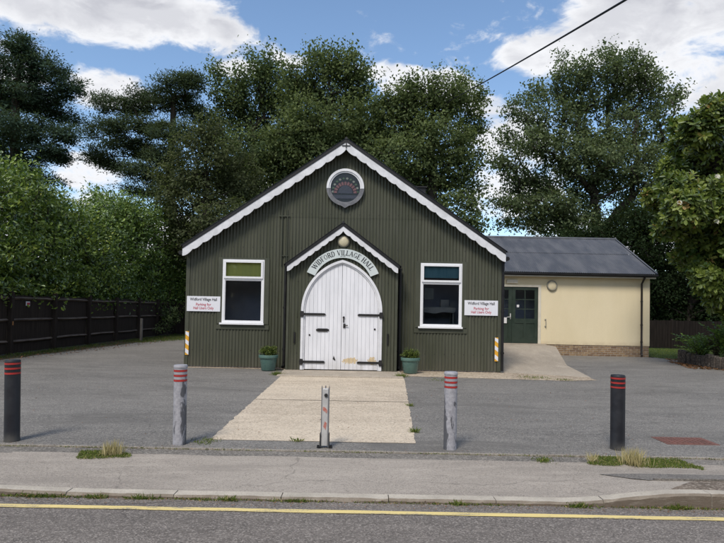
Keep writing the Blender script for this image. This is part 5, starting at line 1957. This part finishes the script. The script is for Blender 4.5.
for i, (px, py, n, r, h, lab) in enumerate([(297, 441, 60, .03, .06, 'small brownish weed at the front edge of the pale path'), (206, 442, 130, .07, .05, 'weed at the left front corner of the pale path'), (414.5, 432, 90, .025, .08, 'weed on the right edge of the pale path near the grey bollard'),
                                            (411, 406, 70, .03, .07, 'weed on the right edge of the pale path at the joint'), (277, 375, 240, .06, .12, 'weed clump at the left foot of the porch'), (401, 377, 240, .07, .12, 'weed clump at the right foot of the porch'),
                                            (440, 380, 160, .16, .04, 'low weeds on the pebble strip right of the porch'), (535, 378, 260, .22, .05, 'low weeds along the foot of the ramp'), (563, 380, 160, .12, .04, 'low weeds at the pointed front of the ramp'), (543, 461, 170, .045, .05, 'pale weed clump on the edging between chipped grey and right black bollards')]):
    w = tuft('weed_clump', lab, gz(px, py, .004), n, r, h, M['grass'], 110 + i * 3, pb, wd=.008, tone0=.6, lean=.9)
    if r >= .1:
        w['kind'] = 'stuff'


def patch(name, label, quad, n, h, seed, tone0=.45, noise_cut=-.1, wd=.007):
    rng = np.random.default_rng(seed)
    out = []
    while len(out) < n:
        u_, v_ = rng.random(), rng.random()
        a_, b_, c_, d_ = [np.array(q) for q in quad]
        p_ = (a_ * (1 - u_) + b_ * u_) * (1 - v_) + (d_ * (1 - u_) + c_ * u_) * v_
        e_ = 4 * v_ * (1 - v_) * min(1, 6 * u_ * (1 - u_) + .1)
        if mnoise.noise(Vector((p_[0] * 3, p_[1] * 3, seed))) + e_ * .8 > .35 + noise_cut:
            out.append((p_[0], p_[1], p_[2] if len(p_) > 2 else 0))
    o = blades(name, out, h, M['grass'], seed + 1, wd=wd, tone0=tone0, lean=.8)
    o['label'] = label
    o['category'] = 'grass'
    o['kind'] = 'stuff'
    return o


g1, g2, g3, g4 = onground(76, 459), onground(136, 460), onground(136, 452), onground(78, 450)
patch('grass_patch', 'low grass growing over the edging left of the scuffed grey bollard', [tuple(g) for g in (g1, g2, g3, g4)], 2200, .028, 201, .68)
g1, g2, g3, g4 = onground(586, 465), onground(704, 471), onground(700, 461), onground(588, 456)
patch('grass_patch', 'strip of green grass growing behind the footway at the right', [tuple(g) for g in (g1, g2, g3, g4)], 5200, .030, 203, .66, -.3)
patch('grass', 'mown grass of the small lawn beside the annex', [(11.15, 21.2, 0), (20, 20.6, 0), (20, 27.2, 0), (11.2, 27.2, 0)], 16000, .055, 205, .38, -1, .012)
patch('grass', 'rough grass at the foot of the dark fence', [(-10.8, 24, 0), (-9.4, 24, 0), (-5.6, 32.5, 0), (-10.8, 33, 0)], 6000, .09, 207, .3, -.2, .012)
patch('grass', 'thin weeds along the bottom of the near fence panels', [(-10.85, 13, 0), (-10.3, 13, 0), (-9.9, 24, 0), (-10.85, 24, 0)], 1500, .10, 209, .35, .1, .012)


patch('grass', 'thin broken line of weeds rooted in the joint along the kerb', [(-5, 4.775, R_Z), (5, 4.775, R_Z), (5, 4.80, R_Z), (-5, 4.80, R_Z)], 1300, .028, 211, .6, .05)
patch('grass', 'thin broken line of weeds rooted along the concrete edging', [(-6, 6.30, 0), (6, 6.30, 0), (6, 6.345, 0), (-6, 6.345, 0)], 900, .022, 213, .6, .2)


def litter(label, quad, n, seed, size=.06):
    rng = np.random.default_rng(seed)
    a_, b_, c_, d_ = [np.array(q, float) for q in quad]
    u_, v_ = rng.random(n)[:, None], rng.random(n)[:, None]
    P = (a_ * (1 - u_) + b_ * u_) * (1 - v_) + (d_ * (1 - u_) + c_ * u_) * v_
    P[:, 2] = .012 + .01 * rng.random(n)
    A = rng.normal(size=(n, 3))
    A[:, 2] *= .15
    N = rng.normal(size=(n, 3)) * .25 + np.array([0, 0, 1])
    o = leaf_object('fallen_leaves', P, A, N, size * (.6 + .8 * rng.random(n)), size * .55, rng.random(n), M['litter'])
    o['label'] = label
    o['category'] = 'fallen leaves'
    o['kind'] = 'stuff'


litter('orange brown fallen leaves along the low wall and lawn edge', [(10.0, 17.0, 0), (10.95, 16.6, 0), (10.95, 19.3, 0), (10.7, 19.6, 0)], 420, 301, .09)
litter('fallen leaves along the front of the small lawn', [(10.9, 19.8, 0), (12.6, 19.4, 0), (12.9, 20.3, 0), (11.3, 20.9, 0)], 260, 303, .09)
litter('fallen leaves and twigs along the foot of the fence', [(-10.8, 13, 0), (-9.9, 13, 0), (-8.2, 29, 0), (-10.8, 29, 0)], 700, 305, .07)

litter('grit and leaf fragments gathered in the gutter along the kerb', [(-6, 4.62, 0), (6, 4.62, 0), (6, 4.80, 0), (-6, 4.80, 0)], 1500, 307, .014)
bpy.data.objects['fallen_leaves.003'].location.z = R_Z + .004
litter('scattered leaf fragments lying about the forecourt tarmac', [(-9, 6.9, 0), (9, 6.9, 0), (9, 14, 0), (-9, 14, 0)], 240, 309, .028)
litter('leaf fragments caught along the concrete edging strip', [(-6, 6.22, 0), (6, 6.22, 0), (6, 6.45, 0), (-6, 6.45, 0)], 420, 311, .016)

# unseen leafy bank added across the street to darken the window reflections
rng = np.random.default_rng(77)
n = 52000
P = np.stack([rng.uniform(-34, 34, n), -13 + rng.normal(size=n) * .8, rng.random(n) ** .8 * 9.0], 1)
P[:, 2] *= .8 + .25 * np.sin(P[:, 0] * .7) * np.cos(P[:, 0] * .23)
leaf_object('reflection_hedge', P, rng.normal(size=(n, 3)), rng.normal(size=(n, 3)) * .6 + np.array([0, .8, .5]), .5, .3, .4 + rng.normal(size=n) * .2, M['evergreen'])
o = bpy.data.objects['reflection_hedge']
o['label'] = 'unseen leafy hedge added across the street to darken the hall window reflections'
o['category'] = 'hedge'
o['kind'] = 'stuff'

# low far-off wood closing the horizon behind the gardens
rng = np.random.default_rng(91)
n = 26000
X_ = rng.uniform(-75, 75, n)
top_ = 4.6 + 1.2 * np.sin(X_ * .31) + .9 * np.sin(X_ * .83 + 1)
P = np.stack([X_, 46 + rng.normal(size=n) * 1.2, rng.random(n) ** .9 * top_], 1)
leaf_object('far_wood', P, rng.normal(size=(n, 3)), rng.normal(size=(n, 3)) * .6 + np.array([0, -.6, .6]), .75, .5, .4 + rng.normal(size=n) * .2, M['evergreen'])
o = bpy.data.objects['far_wood']
o['label'] = 'low dark wood far behind the gardens'
o['category'] = 'wood'
o['kind'] = 'stuff'
